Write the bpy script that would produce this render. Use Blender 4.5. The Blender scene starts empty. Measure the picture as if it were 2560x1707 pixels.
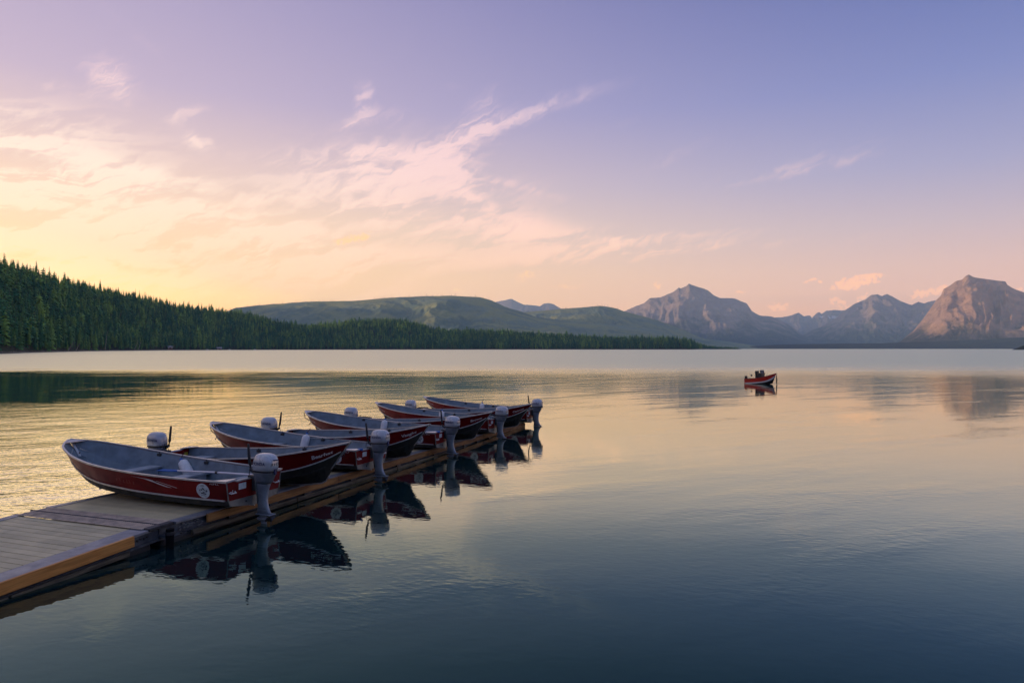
import bpy, math, random
import numpy as np
from mathutils import Matrix, Vector

random.seed(7)
RNG = np.random.default_rng(11)
scene = bpy.context.scene
COL = scene.collection
rad = math.radians

# ------------------------------------------------------------------ camera
CAM_H = 3.2            # eye height above the lake (z = 0)
FPX, CX, HY = 1707.0, 1280.0, 871.0     # focal length, centre column and horizon row of a 2560 px wide picture
cam_data = bpy.data.cameras.new('camera')
cam_data.lens, cam_data.sensor_width = 24.0, 36.0
cam_data.clip_start, cam_data.clip_end = 0.1, 120000.0
cam = bpy.data.objects.new('camera', cam_data)
COL.objects.link(cam)
cam.location = (0, 0, CAM_H)
cam.rotation_euler = (rad(90) + math.atan((HY - 853.5) / FPX), 0, 0)
scene.camera = cam

scene.render.engine = 'CYCLES'
scene.cycles.use_denoising = True
scene.cycles.use_adaptive_sampling = True
scene.cycles.adaptive_threshold = 0.02
scene.cycles.max_bounces = 8
scene.cycles.diffuse_bounces = 2
scene.cycles.glossy_bounces = 3
scene.cycles.volume_bounces = 1
scene.cycles.sample_clamp_indirect = 4.0
scene.view_settings.view_transform = 'Standard'
scene.view_settings.look = 'None'
scene.view_settings.exposure = 0.0
scene.view_settings.gamma = 1.0
scene.view_settings.use_curve_mapping = False


def lin(*c):
    return tuple((v / 255 / 12.92) if v / 255 <= 0.04045 else ((v / 255 + 0.055) / 1.055) ** 2.4 for v in c)


# ------------------------------------------------------------------ world
SUN_AZ, SUN_EL = rad(-107), rad(2.6)        # azimuth from the view axis (+Y), positive to +X
SUN_DIR = Vector((math.sin(SUN_AZ) * math.cos(SUN_EL), math.cos(SUN_AZ) * math.cos(SUN_EL), math.sin(SUN_EL)))

world = bpy.data.worlds.new('World')
scene.world = world
world.use_nodes = True
wt = world.node_tree
wt.nodes.clear()


def nd(tree, kind, **kw):
    n = tree.nodes.new(kind)
    for k, v in kw.items():
        setattr(n, k, v)
    return n


def mth(tree, op, *a, clamp=False):
    n = nd(tree, 'ShaderNodeMath', operation=op, use_clamp=clamp)
    for i, v in enumerate(a):
        if hasattr(v, 'is_output'):
            tree.links.new(v, n.inputs[i])
        else:
            n.inputs[i].default_value = v
    return n.outputs[0]


def vmth(tree, op, *a):
    n = nd(tree, 'ShaderNodeVectorMath', operation=op)
    for i, v in enumerate(a):
        if hasattr(v, 'is_output'):
            tree.links.new(v, n.inputs[i])
        else:
            n.inputs[i].default_value = v
    return n.outputs['Value'] if op in ('DOT_PRODUCT', 'LENGTH') else n.outputs[0]


def sstep(tree, v, lo, hi, a=0.0, b=1.0):
    n = nd(tree, 'ShaderNodeMapRange', interpolation_type='SMOOTHSTEP')
    tree.links.new(v, n.inputs[0])
    for i, q in zip((1, 2, 3, 4), (lo, hi, a, b)):
        n.inputs[i].default_value = q
    return n.outputs[0]


def ramp(tree, fac, stops, interp='LINEAR'):
    n = nd(tree, 'ShaderNodeValToRGB')
    n.color_ramp.interpolation = interp
    el = n.color_ramp.elements
    while len(el) > 1:
        el.remove(el[-1])
    el[0].position, el[0].color = stops[0][0], (*stops[0][1], 1)
    for p, c in stops[1:]:
        e = el.new(p)
        e.color = (*c, 1)
    tree.links.new(fac, n.inputs[0])
    return n.outputs[0]


def mixc(tree, fac, a, b, mode='MIX'):
    n = nd(tree, 'ShaderNodeMix', data_type='RGBA', blend_type=mode)
    for sock, v in ((n.inputs[0], fac), (n.inputs[6], a), (n.inputs[7], b)):
        if hasattr(v, 'is_output'):
            tree.links.new(v, sock)
        elif isinstance(v, tuple):
            sock.default_value = (*v, 1)
        else:
            sock.default_value = v
    return n.outputs[2]


def noise(tree, vec, scale, detail=4.0, rough=0.5, dist=0.0, dim='3D'):
    n = nd(tree, 'ShaderNodeTexNoise', noise_dimensions=dim)
    if vec is not None:
        tree.links.new(vec, n.inputs['Vector'])
    n.inputs['Scale'].default_value = scale
    n.inputs['Detail'].default_value = detail
    n.inputs['Roughness'].default_value = rough
    n.inputs['Distortion'].default_value = dist
    return n.outputs['Fac']


def comb(tree, x, y, z=0.0):
    n = nd(tree, 'ShaderNodeCombineXYZ')
    for i, v in enumerate((x, y, z)):
        if hasattr(v, 'is_output'):
            tree.links.new(v, n.inputs[i])
        else:
            n.inputs[i].default_value = v
    return n.outputs[0]


def mapping(tree, vec, loc, rotz, scale, kind='TEXTURE'):
    n = nd(tree, 'ShaderNodeMapping', vector_type=kind)
    tree.links.new(vec, n.inputs[0])
    n.inputs[1].default_value = (*loc, 0)
    n.inputs[2].default_value = (0, 0, rotz)
    n.inputs[3].default_value = (*scale, 1)
    return n.outputs[0]


def build_sky():
    t = wt
    gen = nd(t, 'ShaderNodeTexCoord').outputs['Generated']
    d = vmth(t, 'NORMALIZE', gen)
    sx = nd(t, 'ShaderNodeSeparateXYZ')
    t.links.new(d, sx.inputs[0])
    x, y, z = sx.outputs
    az = mth(t, 'MULTIPLY', mth(t, 'ARCTAN2', x, y), 57.29578)
    el = mth(t, 'MULTIPLY', mth(t, 'ARCSINE', z), 57.29578)
    # clear-sky colour: elevation ramps on the side of the sunset and away from it
    pos = mth(t, 'SQRT', mth(t, 'DIVIDE', mth(t, 'MAXIMUM', el, 0.0), 90.0))
    P = lambda e: math.sqrt(e / 90.0)
    sunward = [(0, (255, 206, 116)), (3, (255, 212, 134)), (6, (255, 218, 158)), (10, (254, 221, 188)), (14, (232, 204, 200)),
               (19, (196, 178, 206)), (27, (172, 160, 200)), (45, (150, 152, 188)), (90, (130, 146, 182))]
    away = [(0, (226, 170, 138)), (3, (222, 174, 158)), (6, (204, 173, 177)), (9, (180, 166, 190)), (13, (148, 150, 197)),
            (19, (113, 126, 191)), (27, (80, 98, 170)), (45, (98, 118, 174)), (90, (130, 146, 182))]
    ca = ramp(t, pos, [(P(e), lin(*c)) for e, c in sunward])
    cb = ramp(t, pos, [(P(e), lin(*c)) for e, c in away])
    gl = rad(-58)
    cs = mth(t, 'DIVIDE', mth(t, 'ADD', mth(t, 'MULTIPLY', x, math.sin(gl)), mth(t, 'MULTIPLY', y, math.cos(gl))),
             mth(t, 'SQRT', mth(t, 'MAXIMUM', mth(t, 'SUBTRACT', 1.0, mth(t, 'MULTIPLY', z, z)), 1e-4)))
    ang = mth(t, 'MULTIPLY', mth(t, 'ARCCOSINE', cs), 57.29578)
    f = sstep(t, ang, 8.0, 102.0)
    base = mixc(t, f, ca, cb)
    # brighten the sky toward the horizon to make up for dimming by the haze
    path = mth(t, 'MINIMUM', mth(t, 'DIVIDE', 1.75, mth(t, 'MAXIMUM', z, 0.02)), 24.0)
    gain = comb(t, mth(t, 'MULTIPLY_ADD', path, 0.051, 1.0), mth(t, 'MULTIPLY_ADD', path, 0.037, 1.0), mth(t, 'MULTIPLY_ADD', path, 0.014, 1.0))
    # physical twilight sky, a small share
    sky = nd(t, 'ShaderNodeTexSky', sky_type='NISHITA', sun_disc=False)
    sky.sun_elevation, sky.sun_rotation = SUN_EL, SUN_AZ
    base = mixc(t, 0.006, base, sky.outputs[0], 'ADD')

    # clouds, laid out in sky directions (degrees of azimuth and elevation)
    A0 = comb(t, az, el, 1.0)
    wn = nd(t, 'ShaderNodeTexNoise', noise_dimensions='2D')
    t.links.new(A0, wn.inputs['Vector'])
    wn.inputs['Scale'].default_value = 0.16
    wn.inputs['Detail'].default_value = 3.0
    warp = vmth(t, 'SUBTRACT', wn.outputs['Color'], (0.5, 0.5, 0.5))
    AW = vmth(t, 'ADD', A0, vmth(t, 'MULTIPLY', warp, (4.0, 1.8, 0.0)))
    wn2 = nd(t, 'ShaderNodeTexNoise', noise_dimensions='2D')
    t.links.new(A0, wn2.inputs['Vector'])
    wn2.inputs['Scale'].default_value = 0.75
    wn2.inputs['Detail'].default_value = 4.0
    warp2 = vmth(t, 'SUBTRACT', wn2.outputs['Color'], (0.5, 0.5, 0.5))
    AS = vmth(t, 'ADD', A0, vmth(t, 'MULTIPLY', warp2, (1.6, 0.8, 0.0)))

    def dirpx(px, py):
        return (math.degrees(math.atan((px - CX) / FPX)), math.degrees(math.atan((HY - py) / math.hypot(FPX, px - CX))))

    def blobs(vec, items):
        acc = None
        for px, py, wx, wy, rot, amp in items:
            a, e = dirpx(px, py)
            c, q, sa, se = math.cos(rad(rot)), math.sin(rad(rot)), wx / 29.8, wy / 29.8
            r1 = vmth(t, 'DOT_PRODUCT', vec, (c / sa, q / sa, -(a * c + e * q) / sa))
            r2 = vmth(t, 'DOT_PRODUCT', vec, (-q / se, c / se, (a * q - e * c) / se))
            g = mth(t, 'POWER', 0.3679, mth(t, 'MULTIPLY_ADD', r1, r1, mth(t, 'MULTIPLY', r2, r2)))
            acc = mth(t, 'MULTIPLY_ADD', g, amp, 0.0 if acc is None else acc)
        return acc

    # (px, py, half width px, half height px, tilt deg, amount)
    big = [(-60, 500, 420, 110, -6, 1.1), (280, 465, 180, 50, -5, 0.75), (330, 590, 420, 50, -6, 0.55), (640, 565, 240, 34, -10, 0.42),
           (740, 640, 260, 60, -12, 0.75), (900, 465, 240, 95, -4, 0.75), (1140, 440, 210, 60, -12, 0.5), (1100, 380, 170, 34, 12, 0.45), (1270, 305, 200, 30, 20, 0.40),
           (1100, 545, 330, 40, -4, 0.5), (1330, 592, 330, 36, -4, 0.5), (1480, 640, 420, 34, 3, 0.42), (900, 645, 500, 45, 0, 0.35), (60, 350, 150, 50, -15, 0.6),
           (-900, 560, 700, 120, 0, 0.8), (-700, 330, 500, 50, 10, 0.5), (120, 660, 560, 60, -3, 0.4), (1950, 610, 500, 34, 0, 0.16), (1960, 412, 260, 30, 8, 0.34), (180, 300, 260, 60, -10, 0.25)]
    small = [(275, 195, 50, 40, -25, 0.7), (165, 223, 70, 12, 0, 0.35), (455, 285, 50, 16, 22, 0.5), (494, 350, 32, 20, -20, 0.8),
             (910, 240, 26, 38, 8, 0.6), (876, 302, 46, 15, 22, 0.6), (1000, 290, 70, 26, -5, 0.28), (1205, 255, 66, 26, 38, 0.38),
             (1130, 214, 36, 10, 8, 0.22), (345, 90, 100, 16, -32, 0.2), (1540, 312, 100, 13, 16, 0.14), (1120, 565, 90, 17, 4, 0.4),
             (1480, 592, 110, 13, -10, 0.32), (640, 500, 110, 13, 6, 0.4), (820, 392, 200, 28, 4, 0.45), (1000, 384, 140, 24, -6, 0.55), (1130, 352, 95, 25, 24, 0.6),
             (1225, 312, 110, 26, 22, 0.55), (1360, 268, 150, 20, 19, 0.36), (1500, 228, 140, 13, 14, 0.18), (860, 445, 130, 36, 12, 0.4), (1060, 445, 140, 24, -20, 0.5),
             (1190, 495, 105, 20, -28, 0.45), (1180, 428, 140, 14, -14, 0.32), (1320, 475, 130, 12, -14, 0.26), (960, 520, 210, 17, -8, 0.32), (1260, 560, 140, 24, 3, 0.4),
             (1540, 604, 210, 14, 2, 0.36), (1760, 585, 180, 11, 2, 0.18), (420, 440, 140, 17, -6, 0.5), (520, 515, 170, 19, 8, 0.42), (250, 425, 140, 14, -4, 0.42),
             (2060, 412, 140, 14, 9, 0.36), (1700, 385, 110, 20, 20, 0.2), (60, 358, 110, 14, -12, 0.42)]
    streak = noise(t, mapping(t, AW, (0, 0), rad(9), (11.0, 1.7)), 1.0, 6.0, 0.56, 0.6, '2D')
    wisp = noise(t, mapping(t, AS, (3, 1), rad(22), (7.0, 1.5)), 1.0, 6.0, 0.58, 0.8, '2D')
    tex = mth(t, 'ADD', mth(t, 'MULTIPLY', streak, 0.72), mth(t, 'MULTIPLY', wisp, 0.36))
    fib = noise(t, mapping(t, AS, (0, 0), rad(30), (3.4, 0.7)), 1.0, 5.0, 0.58, 0.5, '2D')
    tex = mth(t, 'MULTIPLY_ADD', mth(t, 'SUBTRACT', fib, 0.5), 0.34, tex)
    mk = mth(t, 'MULTIPLY', blobs(AW, big), mth(t, 'MULTIPLY_ADD', sstep(t, tex, 0.41, 0.67), 1.15, 0.10))
    den = sstep(t, mk, 0.06, 1.12, 0.0, 0.9)
    mk2 = mth(t, 'MULTIPLY', blobs(AS, small), mth(t, 'MULTIPLY_ADD', sstep(t, fib, 0.28, 0.68), 0.9, 0.35))
    den2 = sstep(t, mk2, 0.04, 1.0, 0.0, 0.85)
    # small cumulus puffs low over the mountains and one near the hills
    puffs = [(875, 598, 40, 9, 16, 1.0), (905, 590, 22, 7, 10, .8), (2150, 703, 42, 10, 9, 1.1), (2115, 711, 26, 7, 6, .8), (2170, 697, 20, 9, 0, .7),
             (2034, 703, 16, 4, 0, .8), (2297, 732, 13, 10, 0, .9), (2345, 722, 24, 9, 12, .95), (2320, 735, 18, 5, 0, .5), (1945, 766, 22, 9, 0, .75),
             (1925, 770, 10, 8, 0, .6), (2090, 756, 15, 8, 0, .75), (2130, 762, 26, 6, 18, .5), (2165, 742, 14, 7, 0, .6), (1848, 735, 8, 4, 0, .6),
             (1640, 713, 12, 6, 0, .7), (1316, 687, 28, 6, 5, .6), (1300, 700, 14, 5, 0, .4), (1420, 716, 40, 6, 0, .35), (1140, 726, 14, 4, 0, .5),
             (2258, 752, 14, 5, 0, .5), (2556, 727, 20, 4, -10, .7), (600, 748, 60, 7, 6, .35), (430, 735, 80, 8, -4, .25), (1850, 757, 12, 4, 0, .3)]
    lump = noise(t, A0, 3.6, 5.0, 0.6, 0.0, '2D')
    mk3 = mth(t, 'MULTIPLY', blobs(AS, puffs), mth(t, 'MULTIPLY_ADD', sstep(t, lump, 0.36, 0.64), 1.1, 0.12))
    den3 = sstep(t, mk3, 0.08, 0.50, 0.0, 0.95)

    cc_sun = ramp(t, pos, [(P(0), lin(255, 220, 155)), (P(5), lin(255, 226, 176)), (P(9), lin(255, 236, 208)), (P(13), lin(255, 240, 226)), (P(20), lin(248, 214, 222))])
    cc_mid = ramp(t, pos, [(P(0), lin(255, 200, 150)), (P(5), lin(253, 206, 176)), (P(9), lin(251, 212, 200)), (P(14), lin(244, 210, 216)), (P(22), lin(218, 196, 220))])
    ccol = mixc(t, sstep(t, ang, 15.0, 62.0), cc_sun, cc_mid)
    col = mixc(t, den, base, ccol)
    col = mixc(t, den2, col, ccol)
    col = mixc(t, den3, col, mixc(t, sstep(t, ang, 30.0, 90.0), lin(255, 214, 158), lin(255, 196, 162)))
    bg = nd(t, 'ShaderNodeBackground')
    t.links.new(vmth(t, 'MULTIPLY', col, gain), bg.inputs[0])
    bg0 = nd(t, 'ShaderNodeBackground')
    t.links.new(vmth(t, 'MULTIPLY', base, gain), bg0.inputs[0])
    # high overhead and far behind there are no clouds: the clear sky alone
    msk = mth(t, 'MULTIPLY', sstep(t, el, 26.0, 34.0, 1.0, 0.0), sstep(t, mth(t, 'ABSOLUTE', az), 70.0, 100.0, 1.0, 0.0))
    ms = nd(t, 'ShaderNodeMixShader')
    t.links.new(msk, ms.inputs[0])
    t.links.new(bg0.outputs[0], ms.inputs[1])
    t.links.new(bg.outputs[0], ms.inputs[2])
    out = nd(t, 'ShaderNodeOutputWorld')
    t.links.new(ms.outputs[0], out.inputs[0])


build_sky()
world.cycles.sampling_method = 'NONE'

# ------------------------------------------------------------------ sun (low, behind the wooded shore)
sd = bpy.data.lights.new('sun', 'SUN')
sd.energy, sd.angle, sd.color = 5.0, rad(0.6), (1.0, 0.62, 0.36)
sun = bpy.data.objects.new('sun', sd)
COL.objects.link(sun)
sun.rotation_euler = (-SUN_DIR).to_track_quat('-Z', 'Y').to_euler()
sun.location = SUN_DIR * 500


# ------------------------------------------------------------------ object helpers
def tag(o, label=None, cat=None, group=None, kind=None):
    for k, v in (('label', label), ('category', cat), ('group', group), ('kind', kind)):
        if v:
            o[k] = v
    return o


def link(name, data, parent=None):
    o = bpy.data.objects.new(name, data)
    COL.objects.link(o)
    if parent is not None:
        o.parent = parent
    return o


def empty(name, mw=None):
    o = link(name, None)
    o.empty_display_size = 0.2
    if mw is not None:
        o.matrix_world = mw
    return o


def mesh_np(name, v, f, mats=(), midx=None, smooth=False, attrs=None):
    """mesh from numpy arrays; f is an (n, k) index array"""
    v = np.asarray(v, dtype=np.float32)
    f = np.asarray(f, dtype=np.int32)
    k = f.shape[1]
    me = bpy.data.meshes.new(name)
    me.vertices.add(len(v))
    me.vertices.foreach_set('co', v.ravel())
    me.loops.add(f.size)
    me.loops.foreach_set('vertex_index', f.ravel())
    me.polygons.add(len(f))
    me.polygons.foreach_set('loop_start', np.arange(0, f.size, k, dtype=np.int32))
    me.polygons.foreach_set('loop_total', np.full(len(f), k, dtype=np.int32))
    if midx is not None:
        me.polygons.foreach_set('material_index', np.asarray(midx, dtype=np.int32))
    me.polygons.foreach_set('use_smooth', np.full(len(f), smooth, dtype=bool))
    for m in mats:
        me.materials.append(m)
    if attrs:
        for nm, arr in attrs.items():
            a = me.attributes.new(nm, 'FLOAT', 'POINT')
            a.data.foreach_set('value', np.asarray(arr, dtype=np.float32))
    me.update()
    me.validate()
    return me


def mesh_py(name, v, f, mat=None, smooth=False):
    me = bpy.data.meshes.new(name)
    me.from_pydata([tuple(p) for p in v], [], f)
    if mat is not None:
        me.materials.append(mat)
    if smooth:
        for p in me.polygons:
            p.use_smooth = True
    me.update()
    return me


class MB:
    """collects boxes, tubes and lofts into one mesh"""

    def __init__(s):
        s.v, s.f = [], []

    def add(s, v, f):
        b = len(s.v)
        s.v += [tuple(p) for p in v]
        s.f += [tuple(i + b for i in q) for q in f]
        return s

    def box(s, x0, x1, y0, y1, z0, z1, bev=0.0):
        if bev <= 0:
            v = [(x, y, z) for z in (z0, z1) for y in (y0, y1) for x in (x0, x1)]
            return s.add(v, [(0, 2, 3, 1), (4, 5, 7, 6), (0, 1, 5, 4), (2, 6, 7, 3), (0, 4, 6, 2), (1, 3, 7, 5)])
        b = bev
        rings = [(z0, b), (z0 + b, 0), (z1 - b, 0), (z1, b)]
        v, f = [], []
        for z, i in rings:
            c = max(b, i + b) if i == 0 else b + b * 0.6
            a0, a1, c0, c1 = x0 + i * 0.6, x1 - i * 0.6, y0 + i * 0.6, y1 - i * 0.6
            v += [(a0 + b, c0, z), (a1 - b, c0, z), (a1, c0 + b, z), (a1, c1 - b, z), (a1 - b, c1, z), (a0 + b, c1, z), (a0, c1 - b, z), (a0, c0 + b, z)]
        for r in range(3):
            for k in range(8):
                f.append((r * 8 + k, r * 8 + (k + 1) % 8, r * 8 + 8 + (k + 1) % 8, r * 8 + 8 + k))
        f += [tuple(range(7, -1, -1)), tuple(range(24, 32))]
        return s.add(v, f)

    def loft(s, rings, cap=True):
        """rings: list of equal-length point lists"""
        n = len(rings[0])
        v = [p for r in rings for p in r]
        f = []
        for i in range(len(rings) - 1):
            for k in range(n):
                f.append((i * n + k, i * n + (k + 1) % n, (i + 1) * n + (k + 1) % n, (i + 1) * n + k))
        if cap:
            f += [tuple(range(n - 1, -1, -1)), tuple(range((len(rings) - 1) * n, len(rings) * n))]
        return s.add(v, f)

    def sheet(s, rows):
        n = len(rows[0])
        v = [p for r in rows for p in r]
        f = [(i * n + k, i * n + k + 1, (i + 1) * n + k + 1, (i + 1) * n + k) for i in range(len(rows) - 1) for k in range(n - 1)]
        return s.add(v, f)

    def tube(s, pts, r, n=6, cap=True):
        pts = [Vector(p) for p in pts]
        rs = r if isinstance(r, (list, tuple)) else [r] * len(pts)
        rings = []
        for i, p in enumerate(pts):
            t = (pts[min(i + 1, len(pts) - 1)] - pts[max(i - 1, 0)]).normalized()
            up = Vector((0, 0, 1)) if abs(t.z) < 0.95 else Vector((1, 0, 0))
            a = t.cross(up).normalized()
            b = a.cross(t)
            rings.append([p + (a * math.cos(q) + b * math.sin(q)) * rs[i] for q in (2 * math.pi * k / n for k in range(n))])
        return s.loft(rings, cap)

    def sweep(s, pts, w, h):
        """rectangular bar along a path; w sideways (xy), h up"""
        pts = [Vector(p) for p in pts]
        rings = []
        for i, p in enumerate(pts):
            t = pts[min(i + 1, len(pts) - 1)] - pts[max(i - 1, 0)]
            t.z = 0
            t.normalize()
            a = Vector((t.y, -t.x, 0)) * (w / 2)
            u = Vector((0, 0, h / 2))
            rings.append([p - a - u, p + a - u, p + a + u, p - a + u])
        return s.loft(rings)

    def build(s, name, mat, parent=None, smooth=False):
        return link(name, mesh_py(name, s.v, s.f, mat, smooth), parent)

    def mesh(s, name, mat, smooth=False):
        return mesh_py(name, s.v, s.f, mat, smooth)


def superell(cx, cy, rx, ry, z, n=20, e=3.0):
    out = []
    for k in range(n):
        a = 2 * math.pi * k / n
        c, q = math.cos(a), math.sin(a)
        out.append((cx + rx * math.copysign(abs(c) ** (2 / e), c), cy + ry * math.copysign(abs(q) ** (2 / e), q), z))
    return out


def smooth_by_angle(o, deg=35):
    me = o.data
    for p in me.polygons:
        p.use_smooth = True
    try:
        me.set_sharp_from_angle(angle=rad(deg))
    except Exception:
        pass


# ------------------------------------------------------------------ materials
def mat(name, col, rough=0.5, metal=0.0, spec=0.5, var=0.0, vscale=8.0, col2=None, bump=0.0, bscale=40.0, stretch=None, coat=0.0, objrand=0.0, world=False):
    m = bpy.data.materials.new(name)
    m.use_nodes = True
    t = m.node_tree
    p = t.nodes['Principled BSDF']
    p.inputs['Roughness'].default_value = rough
    p.inputs['Metallic'].default_value = metal
    p.inputs['Specular IOR Level'].default_value = spec
    p.inputs['Coat Weight'].default_value = coat
    p.inputs['Coat Roughness'].default_value = 0.12
    p.inputs['Base Color'].default_value = (*col, 1)
    vec = nd(t, 'ShaderNodeNewGeometry').outputs['Position'] if world else nd(t, 'ShaderNodeTexCoord').outputs['Object']
    if stretch:
        mp = nd(t, 'ShaderNodeMapping')
        t.links.new(vec, mp.inputs[0])
        mp.inputs[3].default_value = stretch
        vec = mp.outputs[0]
    c = None
    if var > 0 or col2:
        f = noise(t, vec, vscale, 6.0, 0.6, 0.3)
        f = sstep(t, f, 0.3, 0.72)
        c2 = col2 or tuple(max(0, q * (1 - var)) for q in col)
        c = mixc(t, f, tuple(min(1, q * (1 + var * 0.4)) for q in col) if not col2 else col, c2)
        r = nd(t, 'ShaderNodeMapRange')
        t.links.new(f, r.inputs[0])
        r.inputs[3].default_value, r.inputs[4].default_value = rough * 0.85, min(1, rough * 1.2)
        t.links.new(r.outputs[0], p.inputs['Roughness'])
    if objrand > 0:
        oi = nd(t, 'ShaderNodeObjectInfo')
        g = mth(t, 'MULTIPLY_ADD', oi.outputs['Random'], 2 * objrand, 1 - objrand)
        c = mixc(t, 1.0, c if c is not None else col, comb(t, g, g, g), 'MULTIPLY')
    if c is not None:
        t.links.new(c, p.inputs['Base Color'])
    if bump > 0:
        b = nd(t, 'ShaderNodeBump')
        b.inputs['Strength'].default_value = 1.0
        b.inputs['Distance'].default_value = bump
        t.links.new(noise(t, vec, bscale, 4.0, 0.6), b.inputs['Height'])
        t.links.new(b.outputs[0], p.inputs['Normal'])
    return m


M = {}
M['red'] = mat('red_paint', (0.185, 0.004, 0.005), 0.45, spec=0.2, var=0.38, vscale=2.2, objrand=0.14)
M['redmark'] = mat('faded_red_decal', (0.26, 0.035, 0.03), 0.5)
M['alum'] = mat('shaded_hull_aluminium', (0.042, 0.042, 0.036), 0.6, metal=0.0, spec=0.25, var=0.35, vscale=4.0)  # underside shade and dark reflections are put into the base colour
M['alu'] = mat('bare_aluminium', (0.20, 0.21, 0.20), 0.42, metal=0.3, var=0.3, vscale=5.0)
M['rail'] = mat('bright_aluminium_trim', (0.58, 0.58, 0.56), 0.36, metal=0.5, var=0.15, vscale=12)
M['inner'] = mat('grey_hull_paint', (0.165, 0.22, 0.255), 0.6, var=0.25, vscale=4.0, bump=0.001, bscale=60)
M['bench'] = mat('grey_bench_paint', (0.29, 0.33, 0.36), 0.6, var=0.18, vscale=6.0)
M['white'] = mat('white_vinyl', (0.74, 0.74, 0.72), 0.45, var=0.12, vscale=10)
M['sticker'] = mat('white_sticker', (0.62, 0.68, 0.68), 0.5, var=0.2, vscale=20)
M['ink'] = mat('dark_print', (0.035, 0.045, 0.06), 0.6)
M['blueink'] = mat('dark_blue_print', (0.02, 0.03, 0.11), 0.5)
M['redink'] = mat('dark_red_print', (0.14, 0.02, 0.05), 0.5)
M['letter'] = mat('pale_lettering', (0.66, 0.62, 0.60), 0.5)
M['silver'] = mat('silver_motor_paint', (0.48, 0.51, 0.54), 0.3, metal=0.25, coat=0.4, var=0.1, vscale=6)
M['silverd'] = mat('silver_grey_casting', (0.29, 0.33, 0.37), 0.36, metal=0.3, var=0.25, vscale=9)
M['black'] = mat('black_plastic', (0.018, 0.018, 0.02), 0.5)
M['dark'] = mat('dark_steel', (0.05, 0.052, 0.055), 0.5, metal=0.4, var=0.3)
M['blue'] = mat('blue_plastic', (0.02, 0.12, 0.42), 0.45)
M['yellow'] = mat('yellow_sticker', (0.45, 0.36, 0.03), 0.6)
M['rope'] = mat('brown_rope', (0.09, 0.035, 0.03), 0.8, var=0.3, vscale=60)
M['strap'] = mat('grey_strap', (0.22, 0.22, 0.21), 0.7)
M['oar'] = mat('oar_shaft', (0.55, 0.57, 0.62), 0.35, metal=0.3)
M['timber'] = mat('fresh_timber', (0.62, 0.28, 0.06), 0.6, col2=(0.40, 0.16, 0.03), vscale=3.0, stretch=(0.7, 6, 9), bump=0.002, bscale=14, objrand=0.15)
M['timbershade'] = mat('shaded_timber', (0.40, 0.19, 0.05), 0.7, col2=(0.16, 0.075, 0.025), vscale=2.0, stretch=(0.9, 5, 8), bump=0.003, bscale=14, objrand=0.25)  # outer planks: their shade is put into a darker timber colour
M['oldwood'] = mat('weathered_timber', (0.17, 0.14, 0.085), 0.75, col2=(0.05, 0.04, 0.025), vscale=3.0, stretch=(0.8, 7, 9), bump=0.003, bscale=12, objrand=0.15)
M['deck'] = mat('grey_composite_deck', (0.57, 0.485, 0.275), 0.55, col2=(0.48, 0.41, 0.24), vscale=2.6, bump=0.0012, bscale=30, objrand=0.08, world=True)
M['trim'] = mat('galvanised_trim', (0.25, 0.27, 0.30), 0.45, metal=0.35, var=0.25, vscale=3.5)
M['steel'] = mat('galvanised_frame', (0.085, 0.105, 0.125), 0.5, metal=0.4, var=0.45, vscale=7, bump=0.002)
M['tread'] = mat('worn_tread_plate', (0.62, 0.50, 0.38), 0.6, metal=0.2, var=0.35, vscale=6)
M['float'] = mat('dark_float_plastic', (0.014, 0.015, 0.016), 0.6)
M['paintgrey'] = mat('grey_paint', (0.3, 0.31, 0.33), 0.6)


def ground_mat(name, layers, scale, rough=0.9, bump=0.0, bscale=0.05):
    """terrain material: layers = list of linear colours mixed by world-space noise"""
    m = bpy.data.materials.new(name)
    m.use_nodes = True
    t = m.node_tree
    p = t.nodes['Principled BSDF']
    p.inputs['Roughness'].default_value = rough
    p.inputs['Specular IOR Level'].default_value = 0.1
    pos = nd(t, 'ShaderNodeNewGeometry').outputs['Position']
    c = layers[0]
    for i, l in enumerate(layers[1:]):
        f = sstep(t, noise(t, pos, scale * (1 + 1.7 * i), 8.0, 0.62, 0.4), 0.40, 0.62)
        c = mixc(t, f, c, l)
    t.links.new(c, p.inputs['Base Color'])
    if bump > 0:
        b = nd(t, 'ShaderNodeBump')
        b.inputs['Distance'].default_value = bump
        t.links.new(noise(t, pos, bscale, 8.0, 0.65), b.inputs['Height'])
        t.links.new(b.outputs[0], p.inputs['Normal'])
    return m


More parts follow.
